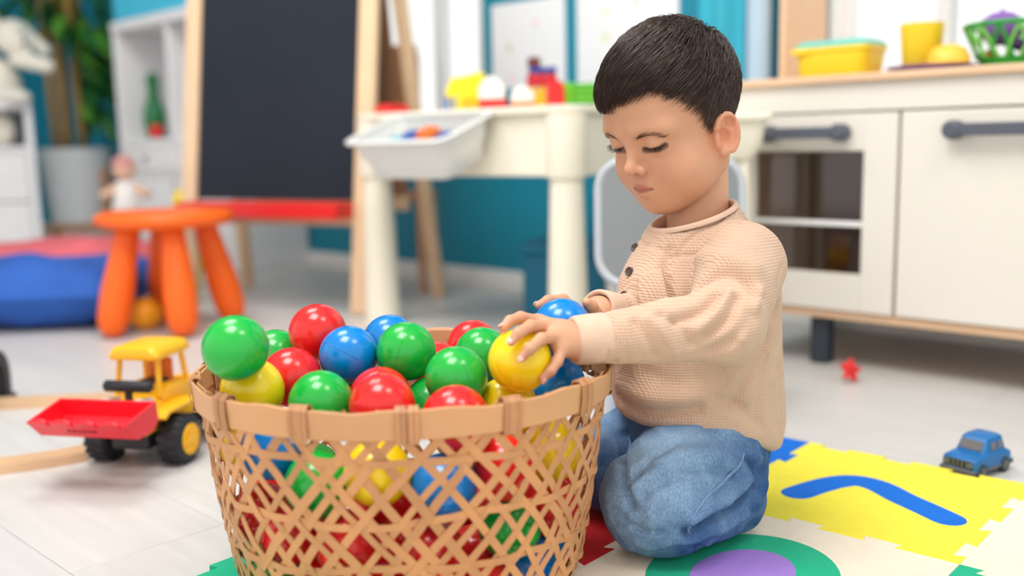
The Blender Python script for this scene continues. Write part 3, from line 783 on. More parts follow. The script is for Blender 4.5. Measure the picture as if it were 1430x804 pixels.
for i in range(290):
    j = 0 if rl.random() < .68 else 1
    o_, fresh = leafmeshes[j]
    if fresh: o = o_; leafmeshes[j][1] = False
    else: o = o_.copy(); COL.objects.link(o); o.parent = BP
    P = cane_tops[rl.choice((0, 1, 2, 2, 3, 4))]
    h_ = rl.choice((rl.uniform(.98, 1.75), rl.uniform(1.1, 1.75), rl.uniform(.62, 1.05)))
    a = rl.uniform(0, 2*math.pi); r_ = rl.uniform(.01, .17 if h_ > 1.0 else .20)
    if h_ < 1.02: a = rl.uniform(-1.1, .15); r_ = rl.uniform(.09, .19); P = cane_tops[2]
    ip = P[min(11, int((h_-.44)/1.35*11))]
    lx, ly = ip[0]+r_*math.cos(a), ip[1]+r_*math.sin(a)
    ow = (PT[0]+lx-KX)*.694+(PT[1]+ly-KY)*.72          # keep the leaves clear of the wall
    if ow > .19: lx -= .694*(ow-.19); ly -= .72*(ow-.19); a = rl.uniform(-1.6, -.2)
    o.location = (lx, ly, h_)
    o.rotation_euler = (rl.uniform(-1.0, .1), rl.uniform(-.5, .5), a-math.pi/2+rl.uniform(-.6, .6)); s_ = rl.uniform(.9, 1.7); o.scale = (s_, s_, s_)
PS = thing('plant_stand', 'wooden plant stand with four legs carrying the white pot', 'plant stand', PT)
for sx in (-1, 1):
    for sy in (-1, 1):
        MB().box2((sx*.168-.014, sy*.110-.014, 0), (sx*.168+.014, sy*.110+.014, .38)).build('leg', wd2, PS, bev=.004)
for sy in (-1, 1): box_part('cross_bar', (-.154, sy*.110-.010, .092), (.154, sy*.110+.010, .122), wd2, PS, .002)
box_part('cross_bar', (-.012, -.100, .098), (.012, .100, .122), wd2, PS, .002)

# cushions
def cushion(name, loc, dims, rotz, m, label, seed):
    n = 26; V = []; Fc = []
    w, d, h = dims
    for s_ in (-1, 1):
        for i in range(n+1):
            for j in range(n+1):
                u, v = 2*i/n-1, 2*j/n-1
                e = max(0, (1-abs(u)**3.2))*max(0, (1-abs(v)**3.2))
                pin = 1-.05*(abs(v)**2)*(1-abs(u)**2)
                V.append((u*w/2*(1-.05*(1-v*v)), v*d/2*(1-.05*(1-u*u)), s_*h/2*e**.55))
    V = np.array(V); V += np.stack([np.zeros(len(V)), np.zeros(len(V)), .030*value_noise(V*np.array([1.4, 1, 1]), 8, seed)*(np.abs(V[:, 2])/h*2)], 1)
    V[:, 2] += h/2; V[:, 2] = np.where(V[:, 2] < .018, .002+V[:, 2]*.4, V[:, 2])
    m1 = (n+1)**2
    for s_ in (0, 1):
        for i in range(n):
            for j in range(n):
                q_ = [s_*m1+i*(n+1)+j, s_*m1+(i+1)*(n+1)+j, s_*m1+(i+1)*(n+1)+j+1, s_*m1+i*(n+1)+j+1]; Fc.append(tuple(q_ if s_ else q_[::-1]))
    V[:, 2] -= V[:, 2].min()-.0005
    t = thing(name, label, 'cushion', loc, rotz)
    new_mesh('cover', V, Fc, m, t, 180)
    pip = [(w/2*.985*x_, d/2*.985*y_, h*.5) for x_, y_ in [(-1, -1), (-.33, -.955), (.33, -.955), (1, -1), (.955, -.33), (.955, .33), (1, 1), (.33, .955), (-.33, .955), (-1, 1), (-.955, .33), (-.955, -.33)]]
    pip = spline(np.array(pip+[pip[0]]), 4)[:-1]
    MB().tube(pip, .0025, 6, closed=True).build('piping', m, t, 180)
cushion('cushion', (-1.250, 2.64, 0), (.56, .46, .175), .12, mat('fabric_blue', rgb(40, 92, 178), rough=.85, var=.10, vscale=10, bump=.3, bscale=120), 'blue fabric floor cushion beside the orange stool', 1)
cushion('cushion', (-1.47, 3.18, 0), (.66, .50, .175), -.1, mat('fabric_pink', rgb(222, 104, 112), rough=.85, var=.08, vscale=10, bump=.3, bscale=120), 'pink fabric floor cushion lying behind the blue one', 2)

# rag doll
dl = at(178, 300, 3.62); DL = thing('doll', 'small rag doll with pink cap and striped legs in front of the shelf', 'doll', (dl[0], dl[1], 0), .3)
pinkd = mat('cloth_pink', rgb(214, 152, 146), rough=.85, var=.06); skind = mat('cloth_skin', rgb(236, 196, 170), rough=.85, var=.05)
whd = mat('cloth_white', rgb(238, 236, 232), rough=.85, var=.05); blued = mat('cloth_blue', rgb(50, 110, 170), rough=.85, var=.06); yeld = mat('cloth_yellow', rgb(236, 200, 80), rough=.85, var=.05); magd = mat('cloth_magenta', rgb(214, 70, 130), rough=.85, var=.05)
MB().ball((0, 0, .385), (.040, .038, .042), 20, 14).build('head', skind, DL, 180)
MB().lathe([(.041, 0), (.043, .004), (.036, .028), (.016, .044), (.002, .048)], 20, (0, .004, .392)).build('cap', pinkd, DL, 60)
MB().lathe([(.02, .345), (.032, .335), (.046, .27), (.060, .205), (.05, .20)], 24).build('dress', whd, DL, 180)
for sx in (-1, 1):
    MB().tube([(sx*.028, 0, .325), (sx*.058, -.01, .302), (sx*.082, -.02, .290)], [.017, .015, .017], 10).build('arm', skind, DL, 180)
    lgd = MB().tube([(sx*.024, 0, .215), (sx*.026, -.003, .14)], .019, 12).build('leg', yeld, DL, 180)
    MB().tube([(sx*.026, -.003, .14), (sx*.028, -.004, .06)], .019, 12).build('stocking', blued, lgd, 180)
    MB().ball((sx*.030, -.014, .028), (.024, .036, .028), 14, 10).build('shoe', magd, lgd, 180)

# ball under the stool
tag(MB().ball((0, 0, 0), .042, 24, 16).build('toy_ball', mat('plastic_marigold', rgb(240, 160, 10), rough=.4, var=.03), None, 180, loc=(-.932, 2.475, .0425)), 'orange-yellow ball on the floor between the legs of the stool', 'ball')

# ------------------------------------------------------------------ toy loader
fx = np.array([-.2, -.98]); TRA = math.atan2(-.98, -.2)
TR = thing('toy_loader', 'yellow toy wheel loader with a red front bucket and black tyres', 'toy vehicle', (-.545, 1.404, 0), TRA)
tyel = mat('loader_yellow', rgb(250, 186, 22), rough=.35, var=.03); tblk = mat('rubber_black', rgb(30, 32, 38), rough=.6, var=.08, bump=.2, bscale=120)
tred = mat('loader_red', rgb(236, 30, 48), rough=.35, var=.03); tgrey = mat('loader_grey', rgb(206, 206, 204), rough=.4, var=.04)
dgrey = mat('loader_dark', rgb(38, 40, 46), rough=.5)
RY90 = np.array([[1, 0, 0], [0, 0, 1.], [0, -1, 0]])
def wheel(x, y):
    wz = .036; sg = 1 if y > 0 else -1
    w_ = MB().lathe([(.020, -.018), (.030, -.018), (.0345, -.014), (.036, -.008), (.036, .008), (.0345, .014), (.030, .018), (.020, .018)], 36, (x, y, wz), RY90).build('wheel', tblk, TR, 50)
    tm_ = MB()
    for i in range(18):
        a = 2*math.pi*i/18
        for sd_2 in (-1, 1):
            c_ = np.array([x+.0358*math.cos(a+sd_2*.08), y+sd_2*.008, wz+.0358*math.sin(a+sd_2*.08)])
            tm_.box(c_, (.003, .014, .006), ry(-a-sd_2*.08))
    tm_.build('tread', tblk, w_, 30)
    h_ = MB().lathe([(.001, .0212), (.007, .0216), (.009, .0192), (.018, .0190), (.0205, .0206), (.0225, .0196), (.0228, .0165)], 28, (x, y, wz), RY90 if sg > 0 else RY90@np.diag([1, -1, -1.])).build('hub', tyel, w_, 40)
    for i in range(6):
        a = math.pi/3*i; MB().box((x+.0135*math.cos(a), y+sg*.0196, wz+.0135*math.sin(a)), (.010, .003, .0042), ry(-a)).build('spoke', tyel, w_, bev=.001)
for x in (0.0, -.125):
    for y in (-.058, .058): wheel(x, y)
box_part('chassis', (-.150, -.030, .026), (.035, .030, .052), dgrey, TR, .004)
MB().prism([(-.165, .050), (.045, .050), (.060, .066), (.056, .086), (.010, .092), (-.020, .110), (-.070, .110), (-.090, .098), (-.165, .092), (-.172, .070)], -.036, .036, np.array([[1, 0, 0], [0, 0, -1.], [0, 1, 0]])).build('hood', tyel, TR, bev=.005)
for sy in (-1, 1):
    MB().prism([(-.060, .072), (-.052, .074), (-.040, .080), (.030, .080), (.040, .074), (.046, .078), (.034, .088), (-.046, .088)], -.015, .015, np.array([[1, 0, 0], [0, 0, -1.], [0, 1, 0]]), (0, sy*.050, 0)).build('fender', tyel, TR, bev=.003)
for (x, x2) in ((.004, -.004), (-.074, -.066)):
    for sy in (-1, 1): MB().tube([(x, sy*.034, .098), (x2, sy*.030, .156)], .0042, 8).build('cab_post', tyel, TR, 40)
loft(MB(), [(sh(rrect(.096, .078, .01), -.034), .153), (sh(rrect(.100, .082, .012), -.034), .158), (sh(rrect(.092, .072, .012), -.034), .169), (sh(rrect(.080, .060, .012), -.034), .171)]).build('cab_roof', tyel, TR, 50)
box_part('seat', (-.066, -.018, .108), (-.052, .018, .142), mat('loader_orange', rgb(226, 110, 20), rough=.5), TR, .004)
box_part('seat', (-.056, -.018, .104), (-.024, .018, .114), dgrey, TR, .004)
MB().tube([(.034, .004, .086), (.034, .004, .116)], .0055, 10).build('stalk', dgrey, TR, 40)
MB().tube([(.034, -.034, .120), (.034, -.030, .120), (.034, .038, .120), (.034, .042, .120)], [.004, .0085, .0085, .004], 16).build('light_bar', tblk, TR, 50)
for sy in (-1, 1):
    MB().tube([(.015, sy*.026, .094), (.050, sy*.026, .100), (.069, sy*.026, .090)], .006, 8).build('lift_arm', tgrey, TR, 40)
bk = MB(); bw = .070
prof = [(.078, .112), (.074, .086), (.088, .074), (.124, .072), (.152, .098)]
th_ = .0035
outer = np.array(prof); inner_ = outer+np.array([(.004, -.001), (.004, .002), (.002, .0045), (-.002, .0045), (-.004, .0025)])
n_ = len(prof)
V_ = [(x, sy*bw, z) for sy in (-1, 1) for (x, z) in outer]+[(x, sy*bw, z) for sy in (-1, 1) for (x, z) in inner_]
Fc = []
for i in range(n_-1):
    Fc.append((i, n_+i, n_+i+1, i+1)); Fc.append((2*n_+i, 2*n_+i+1, 3*n_+i+1, 3*n_+i))
    Fc.append((i, i+1, 2*n_+i+1, 2*n_+i)); Fc.append((n_+i, 3*n_+i, 3*n_+i+1, n_+i+1))
Fc += [(0, 2*n_, 3*n_, n_), (n_-1, 2*n_-1, 4*n_-1, 3*n_-1)]
bk.add(V_, Fc)
for sy in (-1, 1):
    bk.prism([(.078, .112), (.074, .086), (.088, .074), (.124, .072), (.152, .098)], -.002, .002, np.array([[1, 0, 0], [0, 0, -1.], [0, 1, 0]]), (0, sy*(bw+.001), 0))
bucket = bk.build('bucket', tred, TR, 30)
for i in range(4):
    y = -bw+(i+.5)*bw/2
    MB().prism([(-.014, 0), (.014, 0), (.012, .008), (.006, .0125), (-.006, .0125), (-.012, .008)], -.003, .003, np.array([[0, .733, .68], [1, 0, 0], [0, .68, -.733]]), (.149, y, .0955)).build('tooth', tred, bucket, bev=.001)
mk = mat('loader_marking', rgb(150, 16, 30), rough=.5)
for i, (y, w_) in enumerate(((-.020, .004), (-.012, .005), (-.004, .003), (.003, .005), (.011, .004), (.018, .005))):
    MB().box((.1375, y, .0840), (.0008, w_, .005), ry(.77)).build('embossed_mark', mk, bucket)

# wooden train track
trk = mat('track_beech', rgb(222, 184, 146), rough=.5, var=.08, vscale=10)
def track(path, label, hgt=.014, wid=.042):
    P = spline(np.array(path), 8); T = np.gradient(P, axis=0); T /= np.linalg.norm(T, axis=1)[:, None]
    Nn = np.stack([-T[:, 1], T[:, 0], 0*T[:, 0]], 1); g = .004
    sec = [(-.5, 0), (-.5, 1), (-.32, 1), (-.32, 1-g/hgt), (-.16, 1-g/hgt), (-.16, 1), (.16, 1), (.16, 1-g/hgt), (.32, 1-g/hgt), (.32, 1), (.5, 1), (.5, 0)]
    m = len(sec); V = []; 
    for p, n2 in zip(P, Nn):
        for (a, z) in sec: V.append(p+n2*a*wid+np.array([0, 0, z*hgt]))
    Fc = []
    for i in range(len(P)-1):
        for j in range(m): Fc.append((i*m+j, (i+1)*m+j, (i+1)*m+(j+1) % m, i*m+(j+1) % m))
    Fc += [tuple(range(m)), tuple((len(P)-1)*m+j for j in range(m-1, -1, -1))]
    o0 = np.array(P[0]); V = np.array(V)-o0
    return tag(new_mesh('train_track', V, Fc, trk, None, 30, loc=o0), label, 'train track')
track([(-.900, 1.330, 0), (-.790, 1.352, 0), (-.690, 1.392, 0), (-.640, 1.425, 0)], 'curved wooden train track piece in front of the toy loader')
track([(-.98, 1.720, 0), (-.86, 1.735, 0), (-.72, 1.745, 0), (-.60, 1.745, 0)], 'straight wooden train track piece behind the red bucket')
# black arch over the track
ar = thing('toy_bridge', 'black plastic toy arch over the far train track at the left edge', 'toy bridge', (-.945, 1.728, 0), 1.57+.1)
P = []
for t in np.linspace(0, math.pi, 15): P.append((.052*math.cos(t), .055+.040*math.sin(t)))
outer = [(-.062, 0)]+[(.062*math.cos(t), .052+.052*math.sin(t)) for t in np.linspace(math.pi, 0, 15)]+[(.062, 0)]
inn = [(.038, 0)]+[(.036*math.cos(t), .048+.034*math.sin(t)) for t in np.linspace(0, math.pi, 15)]+[(-.038, 0)]
MB().prism(outer+inn, -.020, .020, np.array([[1, 0, 0], [0, 0, -1.], [0, 1, 0]])).build('arch', dgrey, ar, bev=.002)
for sx in (-1, 1): box_part('foot', (sx*.051-.015, -.026, 0), (sx*.051+.015, .026, .012), dgrey, ar, .002)

# toy car
fcar = math.atan2(-.576, -.817)
TC = thing('toy_car', 'small blue toy car on the edge of the yellow foam tile', 'toy car', (.622, 1.283, .0), fcar)
cbl = mat('car_blue', rgb(10, 104, 170), rough=.4, var=.05); cgr = mat('car_grey', rgb(96, 100, 104), rough=.5, var=.06); cwin = mat('car_window', rgb(112, 108, 110), rough=.3)
MB().prism([(-.045, .010), (.045, .010), (.046, .014), (.045, .026), (.041, .029), (.018, .031), (-.034, .031), (-.044, .027)], -.0235, .0235, np.array([[1, 0, 0], [0, 0, -1.], [0, 1, 0]])).build('car_body', cbl, TC, bev=.003)
loft(MB(), [([(x-.008, y) for x, y in rrect(.056, .043, .006)], .030), ([(x-.010, y) for x, y in rrect(.040, .036, .006)], .049), ([(x-.010, y) for x, y in rrect(.032, .030, .006)], .052)]).build('cabin', cbl, TC, 50)
MB().box((.0155, 0, .0405), (.0015, .030, .0125), ry(-.40)).build('windscreen', cwin, TC)
for sy in (-1, 1):
    for x in (-.002, -.019): MB().box((x, sy*.0202, .0400), (.011, .0014, .0105), rx(sy*.17)).build('side_window', cwin, TC)
    for x in (-.028, .027):
        w_ = MB().lathe([(.004, -.004), (.0095, -.004), (.0105, -.002), (.0105, .002), (.0095, .004), (.004, .004)], 24, (x, sy*.0215, .0107), RY90).build('wheel', dgrey, TC, 50)
        MB().lathe([(.0005, .0044), (.005, .0044), (.007, .0036)], 18, (x, sy*.0215, .0107), RY90 if sy > 0 else RY90@np.diag([1, -1, -1.])).build('hubcap', cgr, w_, 50)
box_part('front_bumper', (.0435, -.0245, .0085), (.0495, .0245, .0155), cgr, TC, .0015)
box_part('rear_bumper', (-.049, -.0245, .0085), (-.0435, .0245, .0155), cgr, TC, .0015)
box_part('side_trim', (-.040, .0225, .0095), (.040, .0245, .0135), cgr, TC, .0006)
gri = box_part('grille', (.0445, -.0195, .0165), (.0466, .0195, .0265), dgrey, TC, .0006)
for y in np.linspace(-.012, .012, 5): box_part('grille_bar', (.0462, y-.0010, .0168), (.0474, y+.0010, .0262), cgr, gri, 0)
for sy in (-1, 1): MB().lathe([(.0005, .003), (.0036, .0025), (.0042, 0)], 14, (.0462, sy*.0168, .0215), np.array([[0, 0, 1.], [0, 1, 0], [-1, 0, 0]])).build('headlamp', cgr, gri, 50)

# small red flower toy
rp = fl(1187, 534); RF = thing('toy_flower', 'tiny red plastic flower toy lying on the floor under the kitchen', 'toy', (rp[0], rp[1], 0), .4)
star = []
for i in range(40):
    t = 2*math.pi*i/40; r = .0175*(1+.30*math.cos(5*t)); star.append((r*math.cos(t), r*math.sin(t)))
MB().prism(star, -.004, .004, np.array([[1, 0, 0], [0, .35, -.937], [0, .937, .35]]), (0, 0, .0235)).build('petals', red_p, RF, bev=.002)
MB().ball((0, -.0045, .0250), .006, 12, 8).build('centre', maroon, RF, 180)

# ------------------------------------------------------------------ foam mat
B0 = np.array([.43, .99]); E1 = np.array([.75, -.66]); E1 = E1/np.linalg.norm(E1); E2 = np.array([-E1[1], E1[0]])
MT = .012; TS = .30
def edge_poly(flip):
    P = [(0, 0)]; a = .0125*(1 if flip else -1); n = 6; w = (TS-.036)/n
    for i in range(n):
        x0 = .018+i*w; x1 = x0+w; o = a if i % 2 == 0 else -a*.0
        if i % 2 == 0: P += [(x0+.006, 0), (x0+.001, a), (x1-.001, a), (x1-.006, 0)]
    P.append((TS, 0)); return P
def tile_outline(i, j):
    """Jigsaw outline in tile coordinates (origin at the tile's corner)."""
    fh = lambda i_, j_: (i_+j_) % 2 == 0
    bot = edge_poly(fh(i, j)); top = edge_poly(fh(i, j+1)); lef = edge_poly(not fh(i, j)); rig = edge_poly(not fh(i+1, j))
    P = [(x, y) for x, y in bot[:-1]]
    P += [(TS-y, x) for x, y in rig[:-1]]
    P += [(x, TS+y) for x, y in top[::-1][:-1]]
    P += [(-y, x) for x, y in lef[::-1][:-1]]
    return P
MA = math.atan2(E1[1], E1[0])
foam = lambda nm, c: mat('foam_'+nm, rgb(*c), rough=.8, var=.035, vscale=60, bump=.35, bscale=420, spec=.25)
fy, fb_, fc_, fr_, fg, fp_ = foam('yellow', (240, 224, 72)), foam('blue', (14, 106, 206)), foam('cream', (236, 222, 202)), foam('red', (200, 30, 36)), foam('green', (36, 176, 134)), foam('violet', (158, 124, 206))
def tile(i, j, m, label):
    o = B0+E1*(-.265+.30*i)+E2*(.30*j)
    t = thing('foam_tile', label, 'foam tile', (o[0], o[1], 0), MA)
    P = np.array(tile_outline(i, j)); c = P.mean(0)
    MB().prism([tuple(p) for p in P], 0, MT).build('foam_sheet', m, t, 30, bev=.0010, segs=2)
    return t
def stroke(path, w, n=8):
    """Outline of a thick polyline with round ends."""
    P = np.array(path, float); T = np.gradient(P, axis=0); T /= np.linalg.norm(T, axis=1)[:, None]; N2 = np.stack([-T[:, 1], T[:, 0]], 1)
    Lf = [tuple(p+n2*w/2) for p, n2 in zip(P, N2)]; Rt = [tuple(p-n2*w/2) for p, n2 in zip(P, N2)]
    def cap_(c, d):
        a0 = math.atan2(d[1], d[0]); return [(c[0]+w/2*math.cos(a0+math.pi/2-math.pi*k/n), c[1]+w/2*math.sin(a0+math.pi/2-math.pi*k/n)) for k in range(1, n)]
    return Lf+cap_(P[-1], T[-1])+Rt[::-1]+cap_(P[0], -T[0])
t7 = tile(0, 0, fy, 'yellow foam puzzle tile with a blue number seven')
def c2(p): return (p[0]+.265, p[1])
arc7 = [c2(p) for p in spline(np.array([(-.186, .092, 0), (-.178, .125, 0), (-.166, .158, 0), (-.148, .180, 0), (-.118, .178, 0), (-.080, .154, 0), (-.046, .136, 0), (-.014, .118, 0)]), 4)[:, :2]]
MB().prism(stroke(arc7, .041), .002, MT+.0005).build('numeral_seven', fb_, t7, 30, bev=.0006)
tile(-1, 0, fb_, 'blue foam puzzle tile behind the toddler')
t0 = tile(0, -1, fc_, 'cream foam puzzle tile with a green and violet zero under the toddler\'s knee')
def elp(cx, cy, a, b, n=48): return [(cx+a*math.cos(2*math.pi*k/n), cy+b*math.sin(2*math.pi*k/n)) for k in range(n)]
MB().prism(elp(.138, .140, .093, .110), .002, MT+.0004).build('numeral_zero', fg, t0, 30, bev=.0006)
MB().prism(elp(.138, .140, .049, .066), .002, MT+.0008).build('numeral_centre', fp_, t0, 30, bev=.0006)
tile(-1, -1, fr_, 'red foam puzzle tile between the basket and the toddler\'s knees')
tg = tile(-1, -2, fg, 'green foam puzzle tile with a violet inlay under the left of the basket')
MB().prism(elp(.150, .150, .125, .085), .002, MT+.0005).build('inlay', fp_, tg, 30, bev=.0006)
tile(1, -1, fg, 'green foam puzzle tile at the bottom right corner of the picture')
tile(1, 0, fc_, 'cream foam puzzle tile right of the yellow one')
tile(0, -2, fc_, 'cream foam puzzle tile under the front of the basket')
tile(-1, -3, fc_, 'cream foam puzzle tile at the far left of the mat')

# ------------------------------------------------------------------ bamboo basket
BCX, BCY, BZ0 = -.109, .972, MT
BK = thing('basket', 'open-weave bamboo basket full of coloured plastic balls', 'basket', (BCX, BCY, BZ0))
straw = mat('bamboo_strip', rgb(202, 144, 94), rough=.42, var=.14, vscale=22, rand=.12, bump=.15, bscale=160, stretch=(1, 1, .35))
straw_d = mat('bamboo_binding', rgb(190, 136, 92), rough=.5, var=.14, vscale=30, rand=.10, bump=.2, bscale=200)
rim_m = mat('bamboo_rim', rgb(212, 158, 110), rough=.38, var=.10, vscale=12, bump=.15, bscale=90)
BH = .2185
def bprof(t):     # t 0..1 bottom to top -> radius, height
    z = BH*t
    r = np.interp(t, [0, .03, .08, .16, .5, 1.0], [.150, .164, .172, .177, .190, .2025])
    return r, z
rb = np.random.default_rng(11)
def ribbon(name, pts, nrm, w, th, m, parent, tang=None):
    P = np.array(pts); N_ = np.array(nrm); T = np.gradient(P, axis=0); T /= np.linalg.norm(T, axis=1)[:, None]
    S = np.cross(N_, T); S /= np.linalg.norm(S, axis=1)[:, None]; V = []
    for p, n_, s_ in zip(P, N_, S): V += [p-s_*w/2-n_*th/2, p+s_*w/2-n_*th/2, p+s_*w/2+n_*th/2, p-s_*w/2+n_*th/2]
    Fc = []
    for i in range(len(P)-1):
        for j in range(4): Fc.append((i*4+j, i*4+(j+1) % 4, (i+1)*4+(j+1) % 4, (i+1)*4+j))
    Fc += [(3, 2, 1, 0), tuple((len(P)-1)*4+j for j in range(4))]
    return new_mesh(name, V, Fc, m, parent, 30)
NS = 46
for sg in (-1, 1):
    for i in range(NS):
        a0 = 2*math.pi*(i+rb.uniform(-.32, .32))/NS; tw_ = sg*rb.uniform(.80, 1.06); pts = []; nr = []
        for t in np.linspace(0, 1, 22):
            r, z = bprof(t); a = a0+tw_*(t-.5)+.01*math.sin(7*t+i)
            wv = sg*.0011*math.cos(t*11*math.pi+i)
            r = r+wv; pts.append((r*math.sin(a), -r*math.cos(a), z+.002)); nr.append((math.sin(a), -math.cos(a), -.12))
        ribbon('strip', pts, nr, rb.uniform(.0058, .0088), .0010, straw, BK)
for (t, wob) in ((.80, .010), (.55, .016), (.33, .018), (.14, .010)):
    pts = []; nr = []; ph = rb.uniform(0, 6)
    for a in np.linspace(0, 2*math.pi, 90):
        tt = t+wob*math.sin(3*a+ph)+wob*.6*math.sin(7*a+ph*2); r, z = bprof(tt); r += .0022*math.cos(a*23)
        pts.append((r*math.sin(a), -r*math.cos(a), z)); nr.append((math.sin(a), -math.cos(a), 0))
    ribbon('hoop', pts, nr, .0066, .0010, straw, BK)
def band(name, r0, r1, z0, z1, th, m):
    n = 96; V = []
    for k_ in range(n):
        a = 2*math.pi*k_/n; wv = .0012*math.sin(9*a)+.0008*math.sin(23*a+1)
        for (r, z) in ((r0, z0), (r0+th, z0), (r1+th, z1+wv), (r1, z1+wv)): V.append((r*math.sin(a), -r*math.cos(a), z))
    Fc = [(k_*4+j, k_*4+(j+1) % 4, ((k_+1) % n)*4+(j+1) % 4, ((k_+1) % n)*4+j) for k_ in range(n) for j in range(4)]
    return new_mesh(name, V, Fc, m, BK, 40, bev=.001)
band('outer_rim', .2030, .2055, BH-.022, BH+.004, .0030, rim_m)
band('inner_rim', .1985, .2010, BH-.018, BH+.003, .0022, rim_m)
for i in range(14):
    a = 2*math.pi*(i+.22)/14
    for da in (-.026, .026) if i % 2 == 0 else (-.024, .018):
        for k_ in range(2):
            aa = a+da+(k_-.5)*.022; u = np.array([math.sin(aa), -math.cos(aa), 0])
            P = [u*r+np.array([0, 0, z]) for r, z in ((.2010, BH-.026), (.2074, BH-.0245), (.2096, BH-.010), (.2096, BH+.003), (.2050, BH+.0075), (.1985, BH+.006), (.1965, BH-.008), (.1955, BH-.022))]
            pts = np.array(P); nr = []
            for q_ in pts: v_ = q_-u*.2035-np.array([0, 0, BH-.012]); v_ = v_-(v_@np.array([math.cos(aa), math.sin(aa), 0]))*np.array([math.cos(aa), math.sin(aa), 0]); nr.append(v_/np.linalg.norm(v_))
            ribbon('binding', pts, nr, .0042, .0012, straw_d, BK)
for i in range(15):
    x = (i-7)*.0205; hlen = math.sqrt(max(0, .157**2-x*x))
    MB().box((x, 0, .0010), (.0185, 2*hlen, .0018)).build('base_slat', straw, BK)

# ------------------------------------------------------------------ balls
BALLS = [('green', -0.2499, 0.8736, 0.2729), ('green', -0.2551, 1.0393, 0.2284), ('red', -0.2053, 1.023, 0.258), ('red', -0.2218, 0.9641, 0.2238), ('blue', -0.1665, 0.9799, 0.2417), ('yellow', -0.2468, 0.9094, 0.2246), ('green', -0.1795, 0.8929, 0.2158), ('yellow', -0.1682, 0.9938, 0.1831), ('red', -0.1285, 0.9245, 0.2111), ('red', -0.119, 0.8656, 0.2187), ('blue', -0.1349, 1.0617, 0.2381), ('green', -0.1072, 0.9709, 0.2461), ('red', -0.0833, 1.0599, 0.2072), ('green', -0.0813, 0.9574, 0.1934), ('green', -0.0547, 0.918, 0.2311), ('red', -0.0527, 0.8544, 0.2092), ('red', -0.0455, 1.1041, 0.2229), ('green', -0.0332, 1.0335, 0.2276), ('yellow', -0.007, 0.9328, 0.1973), ('blue', 0.0454, 1.008, 0.1996), ('yellow', -0.2562, 0.9274, 0.1672), ('blue', -0.2243, 0.8776, 0.1785), ('green', -0.1775, 0.8502, 0.1522), ('yellow', -0.1213, 0.8347, 0.1671), ('blue', -0.064, 0.8421, 0.1503), ('red', -0.0098, 0.8673, 0.1579), ('yellow', 0.0357, 0.9248, 0.1556), ('red', -0.1216, 0.8482, 0.046), ('red', -0.0353, 0.8662, 0.046), ('blue', 0.01, 0.9059, 0.046), ('blue', 0.0242, 0.9649, 0.046), ('yellow', 0.013, 1.0241, 0.046), ('red', -0.0244, 1.0712, 0.046), ('green', -0.0803, 1.0937, 0.046), ('blue', -0.1405, 1.0931, 0.046), ('yellow', -0.1959, 1.0697, 0.046), ('green', -0.2361, 1.0249, 0.046), ('green', -0.2485, 0.966, 0.046), ('green', -0.2254, 0.9053, 0.046), ('red', -0.1806, 0.8651, 0.046), ('red', -0.0762, 0.8466, 0.0855), ('green', -0.0062, 0.8791, 0.0974), ('red', 0.0306, 0.9322, 0.0961), ('red', 0.0348, 0.9975, 0.0955), ('blue', 0.0038, 1.0551, 0.0968), ('yellow', -0.049, 1.0906, 0.0974), ('red', -0.1602, 1.0945, 0.1029), ('green', -0.2231, 1.0539, 0.0973), ('red', -0.2529, 0.9978, 0.0971), ('red', -0.2482, 0.9313, 0.0952), ('red', -0.2098, 0.8775, 0.0972), ('red', -0.1535, 0.8482, 0.0971), ('red', -0.0868, 0.8973, 0.046), ('red', -0.0416, 0.937, 0.046), ('red', -0.0624, 1.0245, 0.046), ('red', -0.1215, 1.036, 0.046), ('red', -0.1769, 1.0125, 0.046), ('red', -0.1448, 0.9135, 0.046), ('red', -0.0988, 0.9563, 0.046), ('red', -0.0252, 0.9872, 0.075), ('red', -0.1281, 0.991, 0.0855), ('red', -0.1896, 0.9537, 0.046)]
bcol = {'red': (232, 34, 32), 'green': (26, 176, 62), 'blue': (0, 128, 212), 'yellow': (250, 216, 18)}
def ball_mat(c): return mat('ball_'+c, rgb(*bcol[c]), rough=.22, var=.03, vscale=30, spec=.5, sss=0.0, coat=.15)
def ball_mesh(c):
    mb = MB(); nu, nv = 40, 24
    mb.ball((0, 0, 0), BALLR, nu, nv)
    return mb
BALLR = .0299
TOPL = ['green ball perched highest at the left rim of the basket', 'green ball mostly hidden behind the left rim ball', 'red ball at the back left against the rear rim', 'red ball between the left green ball and the blue one', 'blue ball in the middle left of the heap, below the red rear ball', 'yellow ball under the high green ball at the left rim', 'pale green ball at the front left rim of the basket', 'yellow ball peeping out between blue and red balls mid heap', 'red ball directly behind the front red ball', 'red ball at the front centre of the heap by the rim', 'blue ball at the back centre of the heap', 'green ball right of the blue ones in the centre of the heap', 'red ball barely visible at the rear rim', 'green ball hidden low beside the two central red balls', 'green ball in the centre right of the heap, below the yellow held ball', 'red ball low at the front right rim', 'red ball at the back right of the heap', 'green ball behind the yellow held ball', 'yellow ball low beneath the yellow held ball', 'blue ball low at the right rim under the toddler\'s wrist']
WALLL = ['yellow ball pressed against the left side of the weave', 'blue ball pressed against the front left of the weave', 'green ball behind the weave at front left', 'yellow ball behind the weave at front centre', 'blue ball behind the weave at front centre right', 'red ball behind the weave under the right front rim', 'yellow ball behind the weave at the right side']
seam_cache = {}
bmesh_cache = {}
